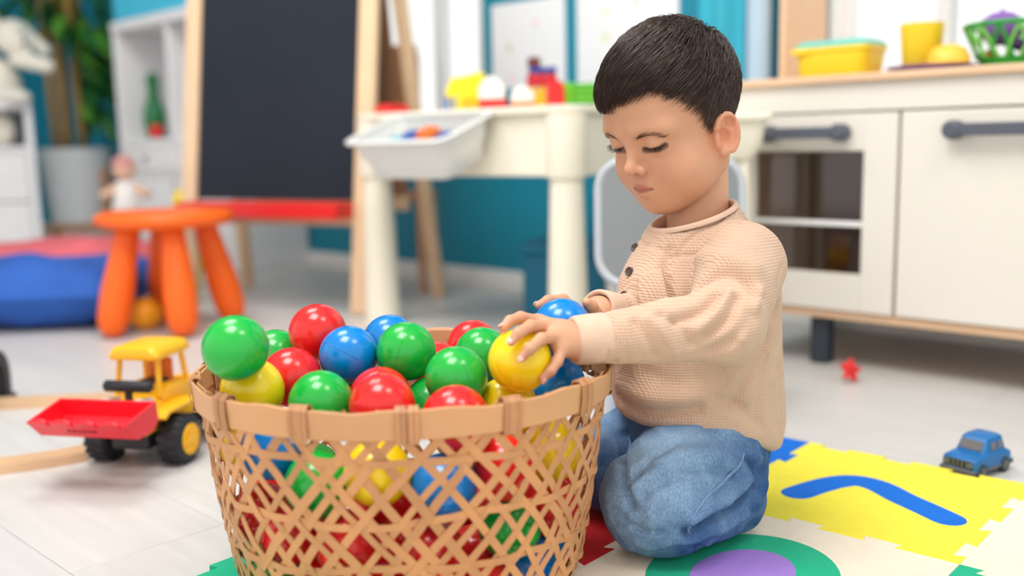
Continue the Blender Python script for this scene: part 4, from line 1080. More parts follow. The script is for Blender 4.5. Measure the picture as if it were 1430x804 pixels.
def place_ball(c, loc, label, group, R=BALLR):
    if c not in bmesh_cache:
        o = MB().ball((0, 0, 0), R, 40, 24).build('ball', ball_mat(c), None, 180)
        s_ = MB().tube([(R*1.0003*math.cos(t), R*1.0003*math.sin(t), 0) for t in np.linspace(0, 2*math.pi, 64, endpoint=False)], .00032, 5, closed=True).build('seam', ball_mat(c), o, 180)
        bmesh_cache[c] = (o, s_)
    else:
        o0, s0_ = bmesh_cache[c]; o = o0.copy(); COL.objects.link(o); s_ = s0_.copy(); COL.objects.link(s_); s_.parent = o
    o.location = [float(v) for v in loc]; o.rotation_euler = tuple(rb.uniform(0, 3, 3))
    for k_ in ('label', 'group', 'category'):
        if k_ in o: del o[k_]
    return tag(o, label, 'ball', group)
for i, (c, x, y, z) in enumerate(BALLS):
    if i < 20: place_ball(c, (x, y, z), TOPL[i], 'plastic balls heaped at the top of the basket')
    elif i < 27: place_ball(c, (x, y, z), WALLL[i-20], 'plastic balls seen through the weave')
    else:
        dx, dy = x-BCX, (y-BCY)/.885; rad_ = math.hypot(dx, dy); an = math.degrees(math.atan2(dx, -dy))
        if rad_ > .12 and abs(an) < 100:
            sec = ['left end', 'left side', 'front left', 'front centre-left', 'front centre-right', 'front right', 'right side', 'right end'][min(7, int((an+100)//25))]
            place_ball(c, (x, y, z), '%s ball behind the weave at the %s, %s' % (c, sec, 'lowest row' if z < .07 else 'second row up'), 'plastic balls seen through the weave')
        else: place_ball(c, (x, y, z), '%s plastic ball buried inside the basket behind the others' % c, '%s balls buried inside the basket' % c)
place_ball('yellow', at(726, 503, .905), 'yellow ball gripped under the toddler\'s near hand', 'balls held by the toddler')
place_ball('blue', at(785, 458, .970), 'blue ball held in the toddler\'s far hand', 'balls held by the toddler')
sg_ = mat('ball_sage', rgb(176, 196, 160), rough=.35, var=.03)
BK.scale = (1.0, .885, 1.0)
tag(MB().ball((0, 0, 0), .024, 28, 18).build('ball', sg_, None, 180, loc=(.066, 1.052, .229)), 'pale sage green ball at the right rim behind the toddler\'s wrist', 'ball')

# ------------------------------------------------------------------ the child
CH = np.array([0.22, 1.125, 0.012])            # base point of the figure on the mat
HO = np.array([0.185, 1.11, 0.483])            # head centre
def head_axes():
    g = np.array([-0.80, -0.60, 0.0]); p = math.radians(22)
    fwd = math.cos(p)*g+np.array([0, 0, -math.sin(p)])
    up = np.array([0, 0, math.cos(p)])+math.sin(p)*g
    left = np.cross(up, fwd)
    return np.stack([fwd, left, up], 1)
HR = head_axes()
def to_head(p): return (p-HO)@HR
def from_head(q): return np.asarray(q)@HR.T+HO

def sd_skull(q):
    d = sd_ell(q, (-0.001, 0, 0.022), (0.0755, 0.067, 0.073))
    d = smin(d, sd_ell(q, (0.026, 0, 0.016), (0.053, 0.057, 0.058)), 0.02)
    return smin(d, sd_ell(q, (0.026, 0, -0.040), (0.046, 0.050, 0.052)), 0.025)
EYE_C = (0.0620, 0.0275, -0.0110)
LIP_U = [(0.0788, 0.0, -0.0578), (0.0775, 0.0070, -0.0572), (0.0655, 0.0225, -0.0582)]
LIP_L = [(0.0806, 0.0, -0.0652), (0.0690, 0.0185, -0.0612)]
SLIT = [(0.0735, 0.0155, -0.0158), (0.0752, 0.0215, -0.0168), (0.0752, 0.0285, -0.0170), (0.0722, 0.0360, -0.0158), (0.0680, 0.0405, -0.0138)]
EAR_C = np.array([0.004, 0.0660, -0.027])
_en = np.array([0.30, 0.95, 0.05]); _en /= np.linalg.norm(_en)
_eu = np.array([-0.22, 0.0, 0.97]); _eu = _eu-(_eu@_en)*_en; _eu /= np.linalg.norm(_eu)
_ef = np.cross(_en, _eu)
EAR_R = np.stack([_ef, _en, _eu], 1)
def sd_head(q):
    qa = q.copy(); qa[:, 1] = np.abs(qa[:, 1])
    d = sd_skull(q)
    d = smin(d, sd_ell(qa, (0.042, 0.030, -0.048), (0.030, 0.0285, 0.029)), 0.02)
    d = smin(d, sd_cap(qa, (0.006, 0.042, -0.055), (0.052, 0.012, -0.080), 0.016, 0.016), 0.025)
    d = smin(d, sd_sph(q, (0.0615, 0, -0.0815), 0.0125), 0.016)
    d = smin(d, sd_cap(qa, (0.0715, 0.012, 0.003), (0.0610, 0.042, 0.004), 0.0075), 0.014)
    d = smax(d, -sd_ell(qa, (0.0900, 0.0285, -0.0125), (0.0165, 0.0165, 0.0125)), 0.013)
    d = smin(d, sd_sph(qa, EYE_C, 0.0143), 0.004)
    sl = sd_cap(qa, SLIT[0], SLIT[1], 0.0013, 0.0030)
    for a, b, r0, r1 in ((1, 2, .0030, .0034), (2, 3, .0034, .0028), (3, 4, .0028, .0012)):
        sl = np.minimum(sl, sd_cap(qa, SLIT[a], SLIT[b], r0, r1))
    d = smax(d, -sl, 0.0012)
    # crease above the lid
    cr = sd_cap(qa, (0.0755, 0.016, -0.0035), (0.0755, 0.028, -0.0005), 0.0007)
    cr = np.minimum(cr, sd_cap(qa, (0.0755, 0.028, -0.0005), (0.0670, 0.0420, -0.0045), 0.0007))
    d = smax(d, -cr, 0.002)
    # nose
    d = smin(d, sd_cap(q, (0.0720, 0, -0.002), (0.0838, 0, -0.0290), 0.0046, 0.0060), 0.010)
    d = smin(d, sd_sph(q, (0.0876, 0, -0.0330), 0.0070), 0.006)
    d = smin(d, sd_sph(qa, (0.0805, 0.0088, -0.0365), 0.0054), 0.004)
    d = smax(d, -sd_ell(qa, (0.0850, 0.0050, -0.0408), (0.0038, 0.0025, 0.0030)), 0.002)
    # mouth
    d = smin(d, sd_ell(q, (0.059, 0, -0.061), (0.0190, 0.0225, 0.0185)), 0.015)
    l1 = np.minimum(sd_cap(qa, LIP_U[0], LIP_U[1], 0.0026, 0.0030), sd_cap(qa, LIP_U[1], LIP_U[2], 0.0030, 0.0014))
    d = smin(d, l1, 0.004)
    d = smin(d, sd_cap(qa, LIP_L[0], LIP_L[1], 0.0044, 0.0018), 0.004)
    d = smax(d, -np.minimum(sd_cap(qa, (0.0826, 0, -0.0606), (0.0805, 0.009, -0.0602), 0.0009), sd_cap(qa, (0.0805, 0.009, -0.0602), (0.0672, 0.0238, -0.0590), 0.0009)), 0.0020)
    d = smax(d, -sd_cap(q, (0.0850, 0, -0.0475), (0.0845, 0, -0.0540), 0.0012), 0.003)
    # ears
    m = sd_sph(qa, EAR_C, 0.045) < 0
    if m.any():
        e = (qa[m]-EAR_C)@EAR_R
        pl = sd_ell(e, (0, 0, 0), (0.0140, 0.0045, 0.0215))
        P = [(0.0135*math.sin(t)*(1.0 if math.cos(t) > 0 else 0.8), 0.003, 0.0245*math.cos(t)) for t in np.linspace(-2.2, 2.2+0.6, 12)][::-1]
        hx = np.full(len(e), 9.0)
        P = [(-0.0128*math.sin(t), 0.0035, 0.0205*math.cos(t)) for t in np.linspace(-1.2, 2.7, 11)]
        for a, b in zip(P[:-1], P[1:]): hx = np.minimum(hx, sd_cap(e, a, b, 0.0034))
        pl = smin(pl, hx, 0.003)
        pl = smax(pl, -sd_ell(e, (0.003, 0.0065, -0.003), (0.0076, 0.0082, 0.0110)), 0.002)
        pl = smax(pl, -sd_ell(e, (-0.004, 0.0060, 0.011), (0.0055, 0.0060, 0.0060)), 0.003)
        pl = smin(pl, sd_sph(e, (0.004, 0.001, -0.0195), 0.0052), 0.005)
        pl = smin(pl, sd_cap(e, (0.011, 0.002, -0.012), (0.012, 0.002, -0.002), 0.0032), 0.003)
        d[m] = smin(d[m], pl, 0.005)
    return d

# held balls and arms
YB = at(726, 503, 0.905); BB = at(785, 458, 0.970); BALL_R = 0.030
SH_L = np.array([0.246, 1.052, 0.318]); EL_L = at(1012, 455, 0.968); WR_L = at(812, 478, 0.922); CU_L = at(826, 473, 0.928)
SH_R = np.array([0.205, 1.205, 0.318]); EL_R = at(925, 455, 1.15); WR_R = at(838, 436, 1.035); CU_R = at(846, 434, 1.045)
FING_L = [  # knuckle, middle joint, end joint, tip
    [at(752, 449, .940), at(727, 443, .925), at(712, 448, .912), at(703, 457, .904)],
    [at(766, 455, .920), at(741, 455, .895), at(724, 465, .8785), at(714, 477, .8745)],
    [at(776, 469, .907), at(756, 473, .884), at(740, 487, .8705), at(728, 500, .8695)],
    [at(785, 487, .903), at(778, 505, .892), at(769, 518, .8835), at(758, 528, .8825)]]
FR_L = [0.0056, 0.0058, 0.0056, 0.0051]
TH_L = [at(800, 470, .945), at(775, 470, .955), at(752, 470, .9475), at(738, 476, .9415)]
FING_R = [
    [at(808, 436, 1.020), at(787, 418, 1.020), at(765, 419, 1.006), at(752, 426, .992)],
    [at(806, 448, 1.025), at(780, 440, 1.028), at(757, 442, 1.010), at(746, 450, .995)],
    [at(806, 460, 1.027), at(780, 458, 1.032), at(757, 462, 1.012), at(746, 468, .996)],
    [at(808, 472, 1.025), at(785, 476, 1.030), at(765, 482, 1.013), at(754, 487, .998)]]
TH_R = [at(834, 444, 1.015), at(830, 436, .998), at(825, 427, .988), at(819, 422, .981)]
def sd_hand(p, wrist, fing, fr, thumb, seedr):
    d = sd_cap(p, wrist, 0.5*(fing[1][0]+fing[2][0])*0.6+0.4*wrist, 0.0165, 0.013)
    for i, (fg, r) in enumerate(zip(fing, fr)):
        d = smin(d, sd_cap(p, 0.65*wrist+0.35*fg[0], fg[0], 0.0110, 0.0078), 0.010)
    for i, (fg, r) in enumerate(zip(fing, fr)):
        c = sd_cap(p, fg[0], fg[1], r*1.12, r*1.0)
        c = smin(c, sd_cap(p, fg[1], fg[2], r*1.0, r*0.90), 0.003)
        c = smin(c, sd_cap(p, fg[2], fg[3], r*0.90, r*0.74), 0.003)
        d = smin(d, c, 0.0035)
    r = 0.0066
    c = sd_cap(p, thumb[0], thumb[1], r*1.4, r*1.1)
    c = smin(c, sd_cap(p, thumb[1], thumb[2], r*1.1, r), 0.003)
    c = smin(c, sd_cap(p, thumb[2], thumb[3], r, r*0.75), 0.003)
    return smin(d, c, 0.006)
HIP_L, KN_L, AN_L = np.array([0.214, 1.075, 0.090]), np.array([0.150, 1.012, 0.072]), np.array([0.236, 1.060, 0.052])
HIP_R, KN_R, AN_R = np.array([0.205, 1.175, 0.100]), np.array([0.112, 1.140, 0.068]), np.array([0.235, 1.170, 0.050])
NECK_B = np.array([0.212, 1.118, 0.325])
def sd_body(p):
    d = sd_cap(p, (0.222, 1.125, 0.13), (0.224, 1.125, 0.27), 0.078, 0.066)
    d = smin(d, sd_cap(p, SH_L+np.array([-.005, .02, -.01]), SH_R+np.array([.0, -.02, -.01]), 0.030), 0.03)
    nk0 = from_head((-0.022, 0, -0.045))
    d = smin(d, sd_cap(p, nk0, NECK_B, 0.032, 0.036), 0.02)
    for a, b, c in ((SH_L, EL_L, WR_L), (SH_R, EL_R, WR_R)):
        d = smin(d, np.minimum(sd_cap(p, a, b, 0.028, 0.022), sd_cap(p, b, c, 0.022, 0.0165)), 0.012)
    for a, b, c in ((HIP_L, KN_L, AN_L), (HIP_R, KN_R, AN_R)):
        d = smin(d, np.minimum(sd_cap(p, a, b, 0.046, 0.034), sd_cap(p, b, c, 0.030, 0.022)), 0.02)
        d = smin(d, sd_cap(p, c, c+np.array([0.006, 0.030, -0.016]), 0.020, 0.015), 0.012)
    m = np.linalg.norm(p-HO, axis=1) < 0.15
    if m.any():
        d[m] = smin(d[m], sd_head(to_head(p[m])), 0.008)
    m = np.linalg.norm(p-FING_L[2][1], axis=1) < 0.10
    if m.any(): d[m] = smin(d[m], sd_hand(p[m], WR_L, FING_L, FR_L, TH_L, 1), 0.006)
    m = np.linalg.norm(p-FING_R[1][1], axis=1) < 0.10
    if m.any(): d[m] = smin(d[m], sd_hand(p[m], WR_R, FING_R, FR_L, TH_R, 2), 0.006)
    return d

def sd_torso(p): return sd_sweater(p, False)
def sd_sweater(p, arms=True):
    d = sd_cap(p, (0.219, 1.125, 0.130), (0.224, 1.125, 0.270), 0.0960, 0.0840)
    d = smin(d, sd_ell(p, (0.175, 1.108, 0.185), (0.062, 0.075, 0.075)), 0.03)
    d = smin(d, sd_ell(p, (0.174, 1.104, 0.262), (0.056, 0.070, 0.075)), 0.03)
    d = smin(d, sd_cap(p, SH_L+np.array([-.012, .03, 0.0]), SH_R+np.array([-.008, -.02, 0.0]), 0.042, 0.042), 0.035)
    d = smin(d, sd_cap(p, NECK_B, NECK_B+np.array([-.004, -.006, 0.030]), 0.060, 0.050), 0.03)
    for a, b, c, r0, r1, r2 in ((SH_L, EL_L, CU_L, 0.0475, 0.0375, 0.0235), (SH_R, EL_R, CU_R, 0.046, 0.034, 0.021)):
        arm = smin(sd_cap(p, a, b, r0, r1), sd_cap(p, b, c, r1, r2), 0.015)
        if arms: d = smin(d, arm, 0.006)
    # neck opening
    nax = np.array([-0.30, -0.10, 1.0]); nax /= np.linalg.norm(nax)
    nc = np.array([0.204, 1.106, 0.367])
    top = (p-nc)@nax
    near = np.linalg.norm(p-nc, axis=1) < 0.085
    d = np.where(near, smax(d, top, 0.006), d)
    d = smax(d, -sd_cap(p, nc+nax*0.06, nc-nax*0.03, 0.048, 0.045), 0.005)
    # cuffs: cut the rounded ends and hollow them
    for b, c, r in ((EL_L, CU_L, 0.0195), (EL_R, CU_R, 0.0160)):
        ax = (c-b)/np.linalg.norm(c-b)
        nearc = np.linalg.norm(p-c, axis=1) < 0.055
        d = np.where(nearc, smax(d, (p-c)@ax-0.012, 0.003), d)
        d = smax(d, -sd_cap(p, c-ax*0.01, c+ax*0.05, r), 0.003)
    hem = np.interp(p[:, 0], [0.10, 0.14, 0.19, 0.24, 0.28, 0.32], [0.146, 0.136, 0.134, 0.128, 0.108, 0.084])
    d = smax(d, hem-p[:, 2], 0.010)
    return d
def sd_jeans(p):
    d = sd_ell(p, (0.216, 1.130, 0.100), (0.082, 0.090, 0.078))
    for a, b, c, s in ((HIP_L, KN_L, AN_L, 1.0), (HIP_R, KN_R, AN_R, 0.92)):
        th = sd_cap(p, a, b, 0.068*s, 0.0600*s)
        sh = sd_cap(p, b+np.array([0.012, -0.004, -0.008]), c, 0.051*s, 0.040*s)
        d = smin(d, smin(th, sh, 0.012), 0.022)
    d = smax(d, 0.0125-p[:, 2], 0.012)
    return d

def fold(V, N, f, polys):
    out = V.copy()
    for pts, w, dep in polys:
        P = np.array([trace(x, y, f) for x, y in pts])
        P = spline(P, 6)
        dd = polydist(V, P)
        out += N*(dep*np.exp(-(dd/w)**2))[:, None]
    return out

skin_m = mat('skin', (1, 1, 1, 1), rough=0.46, var=0.04, vscale=40, bump=0.05, bscale=500, spec=0.4, sss=0.12, attr='Col')
V, Q = mesh_sdf(sd_body, (-0.048, 0.84, 0.012), (0.40, 1.30, 0.62), 0.0015)
V = smooth_mesh(V, Q, 1, 0.35)
q = to_head(V); qa = q.copy(); qa[:, 1] = np.abs(qa[:, 1])
base = np.array(rgb(214, 160, 127)[:3])
col = np.tile(base, (len(V), 1))
def tint(mask, c):
    global col
    mask = np.clip(mask, 0, 1)[:, None]; col = col*(1-mask)+mask*np.array(rgb(*c)[:3])
isH = np.linalg.norm(q, axis=1) < 0.14
tint(isH*np.exp(-(sd_sph(qa, (0.060, 0.037, -0.043), 0)/0.020)**2)*0.30, (222, 140, 112))
tint(isH*np.exp(-(sd_sph(q, (0.092, 0, -0.035), 0)/0.010)**2)*0.4, (222, 142, 114))
tint(isH*np.exp(-(sd_sph(qa, EAR_C, 0)/0.022)**2)*0.5, (222, 130, 100))
lipd = np.minimum(np.minimum(sd_cap(qa, LIP_U[0], LIP_U[1], .0), sd_cap(qa, LIP_U[1], LIP_U[2], 0.0)), sd_cap(qa, LIP_L[0], LIP_L[1], 0.0))
tint(isH*np.clip((0.0046-lipd)/0.0014, 0, 1)*0.8, (190, 102, 90))
msd = np.minimum(sd_cap(qa, (0.0826, 0, -0.0606), (0.0805, 0.009, -0.0602), 0.0), sd_cap(qa, (0.0805, 0.009, -0.0602), (0.0672, 0.0238, -0.0590), 0.0))
tint(isH*np.clip((0.0026-msd)/0.0012, 0, 1)*0.5, (132, 66, 58))
sld = np.full(len(V), 9.0)
for a, b in zip(SLIT[:-1], SLIT[1:]): sld = np.minimum(sld, sd_cap(qa, a, b, 0.0))
tint(isH*np.clip((0.0046-sld)/0.0012, 0, 1)*0.75, (92, 56, 46))
for fg in FING_L+FING_R:
    tint(np.exp(-(np.linalg.norm(V-fg[3], axis=1)/0.006)**2)*0.5, (224, 150, 130))
    for j in (1, 2): tint(np.exp(-(np.linalg.norm(V-fg[j], axis=1)/0.0055)**2)*0.22, (170, 105, 80))

brow_arc = spline(np.array([(0.079, 0.0135, 0.0000), (0.079, 0.020, 0.0018), (0.074, 0.030, 0.0036), (0.064, 0.0415, 0.0006)]), 6)
tint(isH*np.exp(-(np.maximum(polydist(qa, brow_arc)-0.0006, 0)/0.0024)**2)*0.34, (124, 86, 66))
# hair region on the skull (local coordinates)
def hairline(q):
    a = np.degrees(np.arctan2(np.abs(q[:, 1]), q[:, 0]+0.005))
    zb = np.interp(a, [0, 25, 45, 60, 70, 78, 86, 94, 104, 112, 122, 140, 160, 180],
                   [0.044, 0.045, 0.045, 0.038, 0.020, -0.008, -0.024, -0.002, 0.000, -0.014, -0.036, -0.050, -0.058, -0.060])
    return q[:, 2]-zb
hm = np.clip(hairline(q)/0.014+0.15, 0, 1)*isH*(np.abs(sd_skull(q)) < 0.006)
tint(hm, (44, 32, 28))
person = new_mesh('person', V-CH, Q, skin_m, None, 180, loc=CH, colors=np.c_[col, np.ones(len(col))])
tag(person, 'toddler kneeling on the foam mat in beige jumper and jeans, reaching into the basket', 'person')

# eyes
eye_m = mat('eye_dark', rgb(46, 28, 22), rough=0.15, var=0.05, coat=0.6)
for s in (1, -1):
    c = from_head((EYE_C[0], s*EYE_C[1], EYE_C[2]))-CH
    MB().ball((0, 0, 0), 0.0128, 24, 16).build('eye', eye_m, person, 180, loc=c)

nail_m = mat('nail', rgb(236, 186, 166), rough=0.3, var=0.03)
for fg, cb in [(f_, YB) for f_ in FING_L]+[(f_, BB) for f_ in FING_R]:
    w_ = fg[3]-cb; w_ /= np.linalg.norm(w_); t_ = fg[3]-fg[2]; t_ = t_-(t_@w_)*w_; t_ /= np.linalg.norm(t_)
    MB().ball(fg[3]+w_*0.0034+t_*0.0012-CH, (0.0030, 0.0036, 0.0011), 14, 8, np.stack([np.cross(t_, w_), t_, w_], 1)).build('fingernail', nail_m, person, 180)
hair_m = mat('hair', rgb(52, 38, 34), rough=0.36, var=0.35, vscale=90, spec=0.45, attr='Col')
def strands_mesh(name, paths, r0, r1, m, parent, cols, rs=None):
    """paths: (n,k,3) world coordinates; each becomes a thin three-sided tapering hair."""
    n, k, _ = paths.shape
    T = np.gradient(paths, axis=1); T /= np.linalg.norm(T, axis=2)[..., None]+1e-12
    ref = np.array([0.31, 0.52, 0.79]); U = np.cross(T, ref); U /= np.linalg.norm(U, axis=2)[..., None]+1e-12
    W = np.cross(T, U)
    rad = (r0+(r1-r0)*np.linspace(0, 1, k)**1.5)[None, :, None]*(1.0 if rs is None else rs[:, None, None])
    ring = [paths+rad*(math.cos(a)*U+math.sin(a)*W) for a in (0, 2.094, 4.189)]
    VV = np.stack(ring, 2).reshape(-1, 3)
    i = np.arange(n)[:, None, None]*k*3; j = np.arange(k-1)[None, :, None]*3; s = np.arange(3)[None, None]
    s2 = (s+1) % 3
    Fq = np.stack([i+j+s, i+j+s2, i+j+3+s2, i+j+3+s], -1).reshape(-1, 4)
    cc = np.repeat(np.c_[cols, np.ones(n)], k*3, 0)
    return new_mesh(name, VV-CH, Fq, m, parent, 180, colors=cc)
def grad(f, q, e=5e-4):
    G = np.stack([f(q+np.eye(3)[i]*e)-f(q-np.eye(3)[i]*e) for i in range(3)], 1)
    return G/(np.linalg.norm(G, axis=1)[:, None]+1e-12)
nh = 15000
dirs = RNG.normal(size=(nh*2, 3)); dirs /= np.linalg.norm(dirs, axis=1)[:, None]
qh = np.array([-0.005, 0, 0.015])+dirs*0.08
for _ in range(12): qh = qh-0.9*sd_skull(qh)[:, None]*grad(sd_skull, qh)
hl = hairline(qh)
ok = hl > RNG.uniform(-0.003, 0.006, len(qh)); qh = qh[ok][:nh]; hl = hl[ok][:nh]
crown = np.array([-0.062, 0.006, 0.070])
k = 11
front = np.clip((qh[:, 0]+0.02)/0.06, 0, 1)*np.clip((qh[:, 2]-0.03)/0.03, 0, 1)
side = np.clip((0.045-qh[:, 2])/0.04, 0, 1)
length = 0.042+0.026*front-0.016*side
length *= RNG.uniform(0.75, 1.1, len(qh))
back = np.clip((-qh[:, 0]-0.03)/0.04, 0, 1)*side
length *= 1-0.45*back
length = np.minimum(length, 0.013+np.clip(hl, 0, 1)*1.15+0.006*front)
lift = (0.0030+0.0045*RNG.uniform(0, 1, len(qh))**1.2)*(0.55+0.75*np.clip((qh[:, 2]-0.0)/0.07, 0, 1))
paths = np.empty((len(qh), k, 3)); cur = qh.copy()
jit = RNG.normal(size=(len(qh), 3))*0.06
clump = np.stack([value_noise(qh, 70, 5+i) for i in range(3)], 1)*0.24
for i in range(k):
    paths[:, i] = cur
    g = grad(sd_skull, cur)
    dv = cur-crown; dv /= np.linalg.norm(dv, axis=1)[:, None]
    sweep = np.array([0.50, -0.55, -0.10])*front[:, None]+np.array([0.35, 0, -0.55])*side[:, None]*(1-back[:, None])+np.array([0, 0, -0.9])*back[:, None]
    dv = dv+sweep+jit+clump
    dv -= (dv*g).sum(1)[:, None]*g; dv /= np.linalg.norm(dv, axis=1)[:, None]+1e-9
    cur = cur+dv*(length/(k-1))[:, None]
    t = (i+1)/(k-1)
    h = lift*(math.sin(min(t*1.25, 1.0)*math.pi/2))*(1-0.35*max(0, t-0.7)/0.3)
    g = grad(sd_skull, cur)
    cur = cur-(sd_skull(cur)-h)[:, None]*g*0.9
shade = RNG.uniform(0.75, 1.35, len(qh))[:, None]
hc = np.array(rgb(66, 49, 42)[:3])*shade
hc = hc+np.array([0.022, 0.012, 0.006])*(side[:, None]*RNG.uniform(0, 1.6, (len(qh), 1)))
hc = hc+np.array([0.050, 0.028, 0.016])*(np.clip(1-hl/0.022, 0, 1)*np.clip(side*2, 0, 1))[:, None]
strands_mesh('hair', from_head(paths), 0.00050, 0.00012, hair_m, person, hc, np.clip(0.35+hl/0.030, 0.35, 1.0))
# brows and lashes
def on_head(q, off):
    q = np.array(q, float)
    for _ in range(8): q = q-0.8*(sd_head(q)-off)[:, None]*grad(sd_head, q)
    return q
for s in (1, -1):
    n = 85; u = RNG.uniform(0, 1, n)
    arc = spline(np.array([(0.079, 0.0135, 0.0000), (0.079, 0.020, 0.0018), (0.074, 0.030, 0.0036), (0.064, 0.0415, 0.0006)]), 12)
    ii = u*(len(arc)-1); a = np.stack([np.interp(ii, np.arange(len(arc)), arc[:, c]) for c in range(3)], 1)
    thick = 0.0020*np.sin(np.pi*(0.12+0.8*u))**0.8+0.0004
    a[:, 2] += RNG.uniform(-1, 1, n)*thick; a[:, 1] *= s
    dirv = np.stack([-0.3*np.ones(n), s*(0.8+0.4*u), 0.35-0.65*u], 1); dirv /= np.linalg.norm(dirv, axis=1)[:, None]
    pp = np.stack([on_head(a+dirv*0.0058*t, 0.0003+0.0005*t) for t in (0, .35, .7, 1.0)], 1)
    strands_mesh('eyebrow', from_head(pp), 0.00016, 0.00006, hair_m, person, np.tile(np.array(rgb(112, 78, 62)[:3]), (n, 1)))
    n = 38; u = np.linspace(0.05, 1, n)
    arc = spline(np.array(SLIT), 10); ii = u*(len(arc)-1)
    a = np.stack([np.interp(ii, np.arange(len(arc)), arc[:, c]) for c in range(3)], 1)
    ce = np.array(EYE_C); rd = a-ce; rd /= np.linalg.norm(rd, axis=1)[:, None]
    a = ce+rd*0.0148+np.array([0, 0, 0.0030]); a[:, 1] *= s; rd[:, 1] *= s
    out = rd+np.stack([np.zeros(n), s*(u-0.35)*0.9, -0.50*np.ones(n)], 1)+RNG.normal(size=(n, 3))*0.10
    out /= np.linalg.norm(out, axis=1)[:, None]
    ln = 0.0058+0.0020*u
    pp = np.stack([a+out*(ln*t)[:, None]+np.array([0, 0, 0.0022])*t*t for t in (0, .35, .7, 1.0)], 1)
    strands_mesh('eyelashes', from_head(pp), 0.00024, 0.00005, hair_m, person, np.tile(np.array(rgb(28, 20, 18)[:3]), (n, 1)))

# ---- jumper
def knit_material(name, c, cell, strength):
    m = mat(name, c, rough=0.9, var=0.04, vscale=30, spec=0.2, sheen=0.15)
    nt = m.node_tree; N = nt.nodes; L = nt.links; b = N['Principled BSDF']
    tc = N.new('ShaderNodeTexCoord'); sx = N.new('ShaderNodeSeparateXYZ'); L.new(tc.outputs['Object'], sx.inputs[0])
    ad = N.new('ShaderNodeMath'); ad.operation = 'ADD'
    sc = N.new('ShaderNodeMath'); sc.operation = 'MULTIPLY'; sc.inputs[1].default_value = 0.6
    L.new(sx.outputs['Y'], sc.inputs[0]); L.new(sx.outputs['X'], ad.inputs[0]); L.new(sc.outputs[0], ad.inputs[1])
    outs = []
    for src in (ad.outputs[0], sx.outputs['Z']):
        mu = N.new('ShaderNodeMath'); mu.operation = 'MULTIPLY'; mu.inputs[1].default_value = 2*math.pi/cell
        si = N.new('ShaderNodeMath'); si.operation = 'SINE'; L.new(src, mu.inputs[0]); L.new(mu.outputs[0], si.inputs[0]); outs.append(si.outputs[0])
    mx = N.new('ShaderNodeMath'); mx.operation = 'MAXIMUM'; L.new(outs[0], mx.inputs[0]); L.new(outs[1], mx.inputs[1])
    bp = N.new('ShaderNodeBump'); bp.inputs['Strength'].default_value = strength; bp.inputs['Distance'].default_value = 0.0008
    L.new(mx.outputs[0], bp.inputs['Height']); L.new(bp.outputs[0], b.inputs['Normal'])
    return m
knit_m = knit_material('waffle_knit', rgb(216, 181, 156), 0.0030, 0.60)
rib_m = mat('rib_knit', rgb(222, 188, 164), rough=0.9, var=0.05, vscale=60, bump=0.25, bscale=500, sheen=0.15)
V, Q = mesh_sdf(sd_sweater, (0.02, 0.86, 0.03), (0.40, 1.30, 0.44), 0.0024)
V = smooth_mesh(V, Q, 3, 0.5); N = vnormals(V, Q)
V = V+N*(0.0022*value_noise(V*np.array([1, 1, 0.6]), 28, 3)+0.0010*value_noise(V, 60, 4))[:, None]
armV = sd_torso(V) > 0.004            # vertices that belong to the sleeves
def masked(V, N, f, polys, m):
    W = fold(V, N, f, polys); W[~m] = V[~m]; return W
V = masked(V, N, sd_sweater, [
    ([(975, 400), (995, 384), (1020, 380), (1045, 392), (1056, 410)], 0.0070, -0.010),
    ([(955, 352), (985, 358), (1020, 360), (1050, 372)], 0.012, 0.006),
    ([(1000, 410), (985, 428), (965, 440), (945, 446)], 0.0060, -0.008),
    ([(1018, 410), (1000, 436), (975, 458)], 0.0060, 0.005),
    ([(1030, 415), (1015, 445), (990, 470)], 0.0050, -0.006),
    ([(925, 440), (950, 458), (965, 482)], 0.0050, -0.0045),
    ([(905, 446), (925, 464), (945, 490)], 0.0050, 0.004),
    ([(888, 450), (903, 472), (915, 496)], 0.0045, -0.004),
    ([(872, 448), (880, 472), (886, 500)], 0.0055, 0.003),
    ([(1050, 440), (1030, 470), (995, 490)], 0.006, -0.006),
    ([(1062, 405), (1050, 440), (1035, 470)], 0.006, 0.005),
    ([(851, 442), (856, 470), (858, 505)], 0.0030, -0.0035),
], armV)
V = masked(V, N, sd_torso, [
    ([(1070, 470), (1058, 500), (1040, 530), (1026, 560)], 0.007, -0.006),
    ([(1088, 440), (1080, 490), (1066, 530), (1058, 570)], 0.007, -0.005),
    ([(1080, 400), (1086, 440), (1074, 490)], 0.007, 0.005),
    ([(864, 555), (890, 572), (930, 576), (975, 570)], 0.0060, -0.006),
    ([(866, 535), (900, 552), (950, 556), (1000, 550)], 0.009, 0.005),
    ([(1000, 555), (1030, 568), (1060, 590)], 0.007, -0.006),
    ([(935, 350), (928, 380), (934, 415), (945, 440)], 0.006, -0.006),
    ([(1004, 505), (1015, 535), (1020, 570)], 0.0022, -0.0014),
    ([(890, 440), (905, 460), (930, 470)], 0.008, 0.005),
    ([(900, 520), (930, 532), (970, 528)], 0.010, -0.003),
], ~armV)
V = fold(V, N, sd_sweater, [
    ([(1010, 280), (1018, 292), (1026, 300), (1035, 312)], 0.0022, -0.0016),
    ([(1024, 302), (985, 318), (955, 342), (938, 372)], 0.0026, -0.0024),
    ([(1092, 370), (1086, 385), (1084, 400)], 0.0022, -0.0016),
])
nax = np.array([-0.30, -0.10, 1.0]); nax /= np.linalg.norm(nax); nc = np.array([0.204, 1.106, 0.367])
ax_ = (V-nc)@nax; rr_ = np.linalg.norm((V-nc)-ax_[:, None]*nax, axis=1)
V = V-N*(0.0022*np.exp(-((rr_-0.0640)/0.0016)**2)*(np.abs(ax_) < 0.03))[:, None]
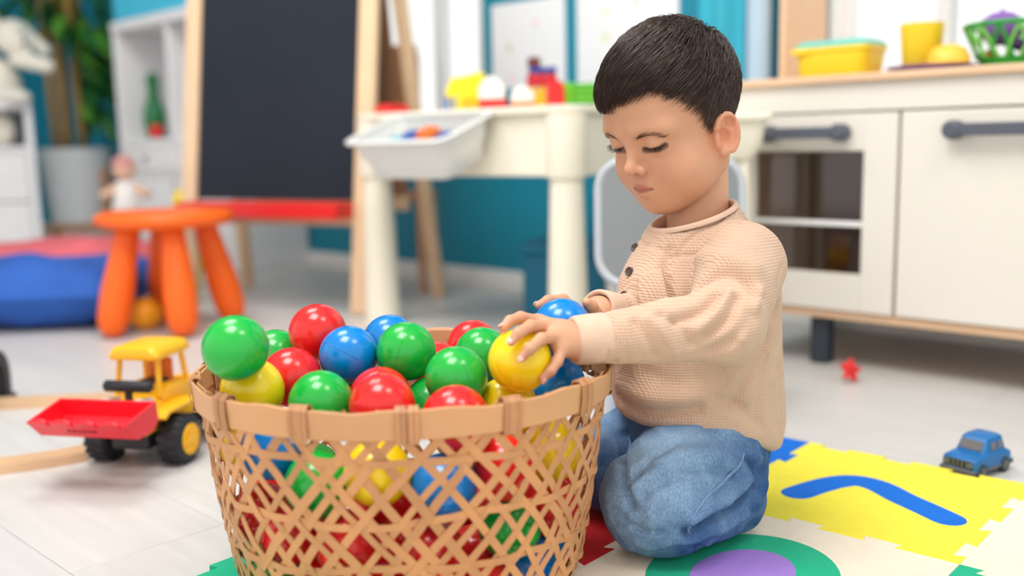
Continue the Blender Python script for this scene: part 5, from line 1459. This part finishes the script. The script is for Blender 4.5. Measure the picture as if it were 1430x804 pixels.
sweater = new_mesh('jumper', V-CH, Q, knit_m, person, 180)
sweater['label'] = 'beige waffle-knit long-sleeved jumper'
def surf_tube(name, pts, f, r, m, parent, off=0.0, n=6, ell=None):
    P = spline(np.array([trace(x, y, f) for x, y in pts]), 6)
    P = P-(_uc*0)  # stays on the traced surface
    G = grad(f, P); P = P+G*off
    return MB().tube(P-CH, r, n, ell=ell).build(name, m, parent, 180)
button_m = mat('button_dark', rgb(70, 52, 46), rough=0.4, var=0.1)
for (bx, by) in ((889, 347), (881, 380), (874, 413)):
    P = trace(bx, by, sd_torso); G = grad(sd_torso, P[None])[0]; tc_ = _O-P; tc_ /= np.linalg.norm(tc_); G = G+0.7*tc_; G /= np.linalg.norm(G); u, v, w = frame_of(G)
    Rb = np.stack([u, v, w], 1)
    mb = MB().lathe([(0.0030, -0.0005), (0.0052, 0.0004), (0.0054, 0.0016), (0.0044, 0.0022), (0.0036, 0.0016), (0.0010, 0.0016)], 20, P-CH+G*0.0022, Rb)
    bt = mb.build('button', button_m, sweater, 50)
# collar band
nax = np.array([-0.30, -0.10, 1.0]); nax /= np.linalg.norm(nax); nc = np.array([0.204, 1.106, 0.367])
u, v, _ = frame_of(nax)
ring = [nc+nax*0.000+0.0500*(math.cos(t)*u+math.sin(t)*v)-CH for t in np.linspace(0, 2*math.pi, 56, endpoint=False)]
MB().lathe([(0.0455, -.008), (0.0458, .0006), (0.0466, .0018), (0.0480, .0022), (0.0500, .0016), (0.0510, .0002), (0.0510, -.003)], 64, nc-CH, np.stack([u, v, nax], 1), caps=False).build('collar', rib_m, sweater, 180)
# chest pocket
pk = [(893, 384), (908, 380), (925, 376), (930, 388), (934, 405), (938, 424), (922, 428), (905, 432), (893, 435)]
PP = np.array([trace(x, y, sd_torso) for x, y in [(894, 385), (925, 377), (936, 424), (896, 434)]])
grid = []; nn = 10
for i in range(nn+1):
    for j in range(nn+1):
        a, b = i/nn, j/nn
        grid.append((1-a)*(1-b)*PP[0]+a*(1-b)*PP[1]+a*b*PP[2]+(1-a)*b*PP[3])
grid = np.array(grid)
for _ in range(6): grid = grid-0.9*(sd_torso(grid)-0.0030)[:, None]*grad(sd_torso, grid)
fq = [(i*(nn+1)+j, i*(nn+1)+j+1, (i+1)*(nn+1)+j+1, (i+1)*(nn+1)+j) for i in range(nn) for j in range(nn)]
pko = new_mesh('chest_pocket', grid-CH, fq, knit_m, sweater, 180)
sd_ = pko.modifiers.new('thick', 'SOLIDIFY'); sd_.thickness = 0.0022; sd_.offset = 0
# cuff bands
for nm, b, c, r in (('cuff', EL_L, CU_L, 0.0235), ('cuff', EL_R, CU_R, 0.0212)):
    ax = (c-b)/np.linalg.norm(c-b); u, v, w = frame_of(ax); Rb = np.stack([u, v, w], 1)
    MB().lathe([(r*0.74, 0.014), (r*0.80, 0.0185), (r*0.92, 0.0195), (r*1.0, 0.016), (r*1.03, 0.004), (r*1.04, -0.012), (r*0.98, -0.0165), (r*0.8, -0.018)], 32, c-CH, Rb, caps=False).build(nm, rib_m, sweater, 180)

# ---- jeans
def denim_material():
    m = mat('denim', (1, 1, 1, 1), rough=0.85, var=0.34, vscale=700, bump=0.5, bscale=1300, spec=0.2, attr='Col', stretch=(1.0, 1.0, 0.35))
    return m
denim = denim_material()
V, Q = mesh_sdf(sd_jeans, (0.02, 0.92, 0.008), (0.42, 1.30, 0.20), 0.0024)
V = smooth_mesh(V, Q, 3, 0.5); N = vnormals(V, Q)
keep = np.clip((V[:, 2]-0.016)/0.01, 0, 1)
def ridged(p, sc, sd_): return 1-2*np.abs(value_noise(p, sc, sd_))
disp = (0.0022*value_noise(V*np.array([1, 1, 1.3]), 26, 11)+0.0016*ridged(V*np.array([1.4, 1, 0.9]), 34, 12)+0.0007*ridged(V, 80, 13))*keep
V = V+N*disp[:, None]
Vf = fold(V, N, sd_jeans, [
    ([(872, 602), (868, 640), (872, 680), (880, 705)], 0.0060, -0.009),
    ([(958, 742), (985, 728), (1010, 718), (1035, 700), (1050, 680)], 0.0050, -0.014),
    ([(955, 754), (985, 744), (1015, 734), (1040, 716)], 0.006, 0.007),
    ([(965, 728), (990, 712), (1020, 695), (1045, 668)], 0.007, 0.007),
    ([(930, 664), (960, 654), (1000, 655), (1030, 668)], 0.0050, -0.006),
    ([(915, 645), (950, 634), (990, 632), (1020, 640)], 0.008, 0.005),
    ([(890, 660), (915, 640), (945, 618)], 0.0050, -0.005),
    ([(886, 680), (905, 664), (925, 655)], 0.0045, 0.004),
    ([(900, 692), (925, 674), (955, 668)], 0.0045, -0.005),
    ([(870, 725), (895, 742), (925, 745)], 0.0045, -0.004),
    ([(890, 760), (920, 765), (945, 755)], 0.0050, 0.003),
    ([(1045, 640), (1055, 660), (1042, 690), (1030, 705)], 0.0045, -0.008),
    ([(1058, 640), (1066, 670), (1056, 700)], 0.006, 0.006),
    ([(1070, 640), (1074, 665), (1066, 695)], 0.0045, -0.006),
    ([(965, 764), (990, 768), (1020, 757), (1050, 735)], 0.0040, -0.007),
    ([(985, 600), (1010, 612), (1040, 625)], 0.005, -0.005),
    ([(1000, 690), (1015, 680), (1035, 660)], 0.004, -0.005),
])
Vf[:, 2] = np.maximum(Vf[:, 2], 0.0124)
deep_shade = np.array(rgb(42, 80, 134)[:3]); fade_lit = np.array(rgb(150, 182, 214)[:3])  # worn fade, with tones spread wider so colour also carries light and shade
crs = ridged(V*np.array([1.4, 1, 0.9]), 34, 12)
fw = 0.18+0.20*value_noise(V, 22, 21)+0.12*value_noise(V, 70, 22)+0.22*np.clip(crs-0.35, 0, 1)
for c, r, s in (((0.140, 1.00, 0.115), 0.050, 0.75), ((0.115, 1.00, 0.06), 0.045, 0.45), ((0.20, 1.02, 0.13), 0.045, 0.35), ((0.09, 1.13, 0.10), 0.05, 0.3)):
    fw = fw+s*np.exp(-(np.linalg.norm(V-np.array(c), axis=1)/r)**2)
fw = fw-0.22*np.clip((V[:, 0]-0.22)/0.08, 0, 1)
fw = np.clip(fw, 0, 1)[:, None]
jc = deep_shade*(1-fw)+fade_lit*fw
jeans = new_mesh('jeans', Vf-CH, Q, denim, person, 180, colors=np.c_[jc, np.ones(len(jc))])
jeans['label'] = 'faded blue denim jeans'
seam_highlight = mat('seam_denim', rgb(116, 146, 184), rough=0.85, var=0.25, vscale=250)  # lighter colour paints a highlight along the raised denim seams
for pts in ([(1040, 632), (1028, 655), (1008, 676), (985, 695), (966, 722), (962, 742)],
            [(874, 606), (873, 640), (877, 676)]):
    P = spline(np.array([trace(x, y, sd_jeans) for x, y in pts]), 6)
    kd = [int(np.argmin(((Vf-p)**2).sum(1))) for p in P]      # follow the folded cloth
    P = smooth_line = np.array([Vf[k_]+N[k_]*0.0006 for k_ in kd])
    for _ in range(4): P[1:-1] = 0.25*P[:-2]+0.5*P[1:-1]+0.25*P[2:]
    MB().tube(P-CH, 0.0015, 6).build('seam', seam_highlight, jeans, 180)
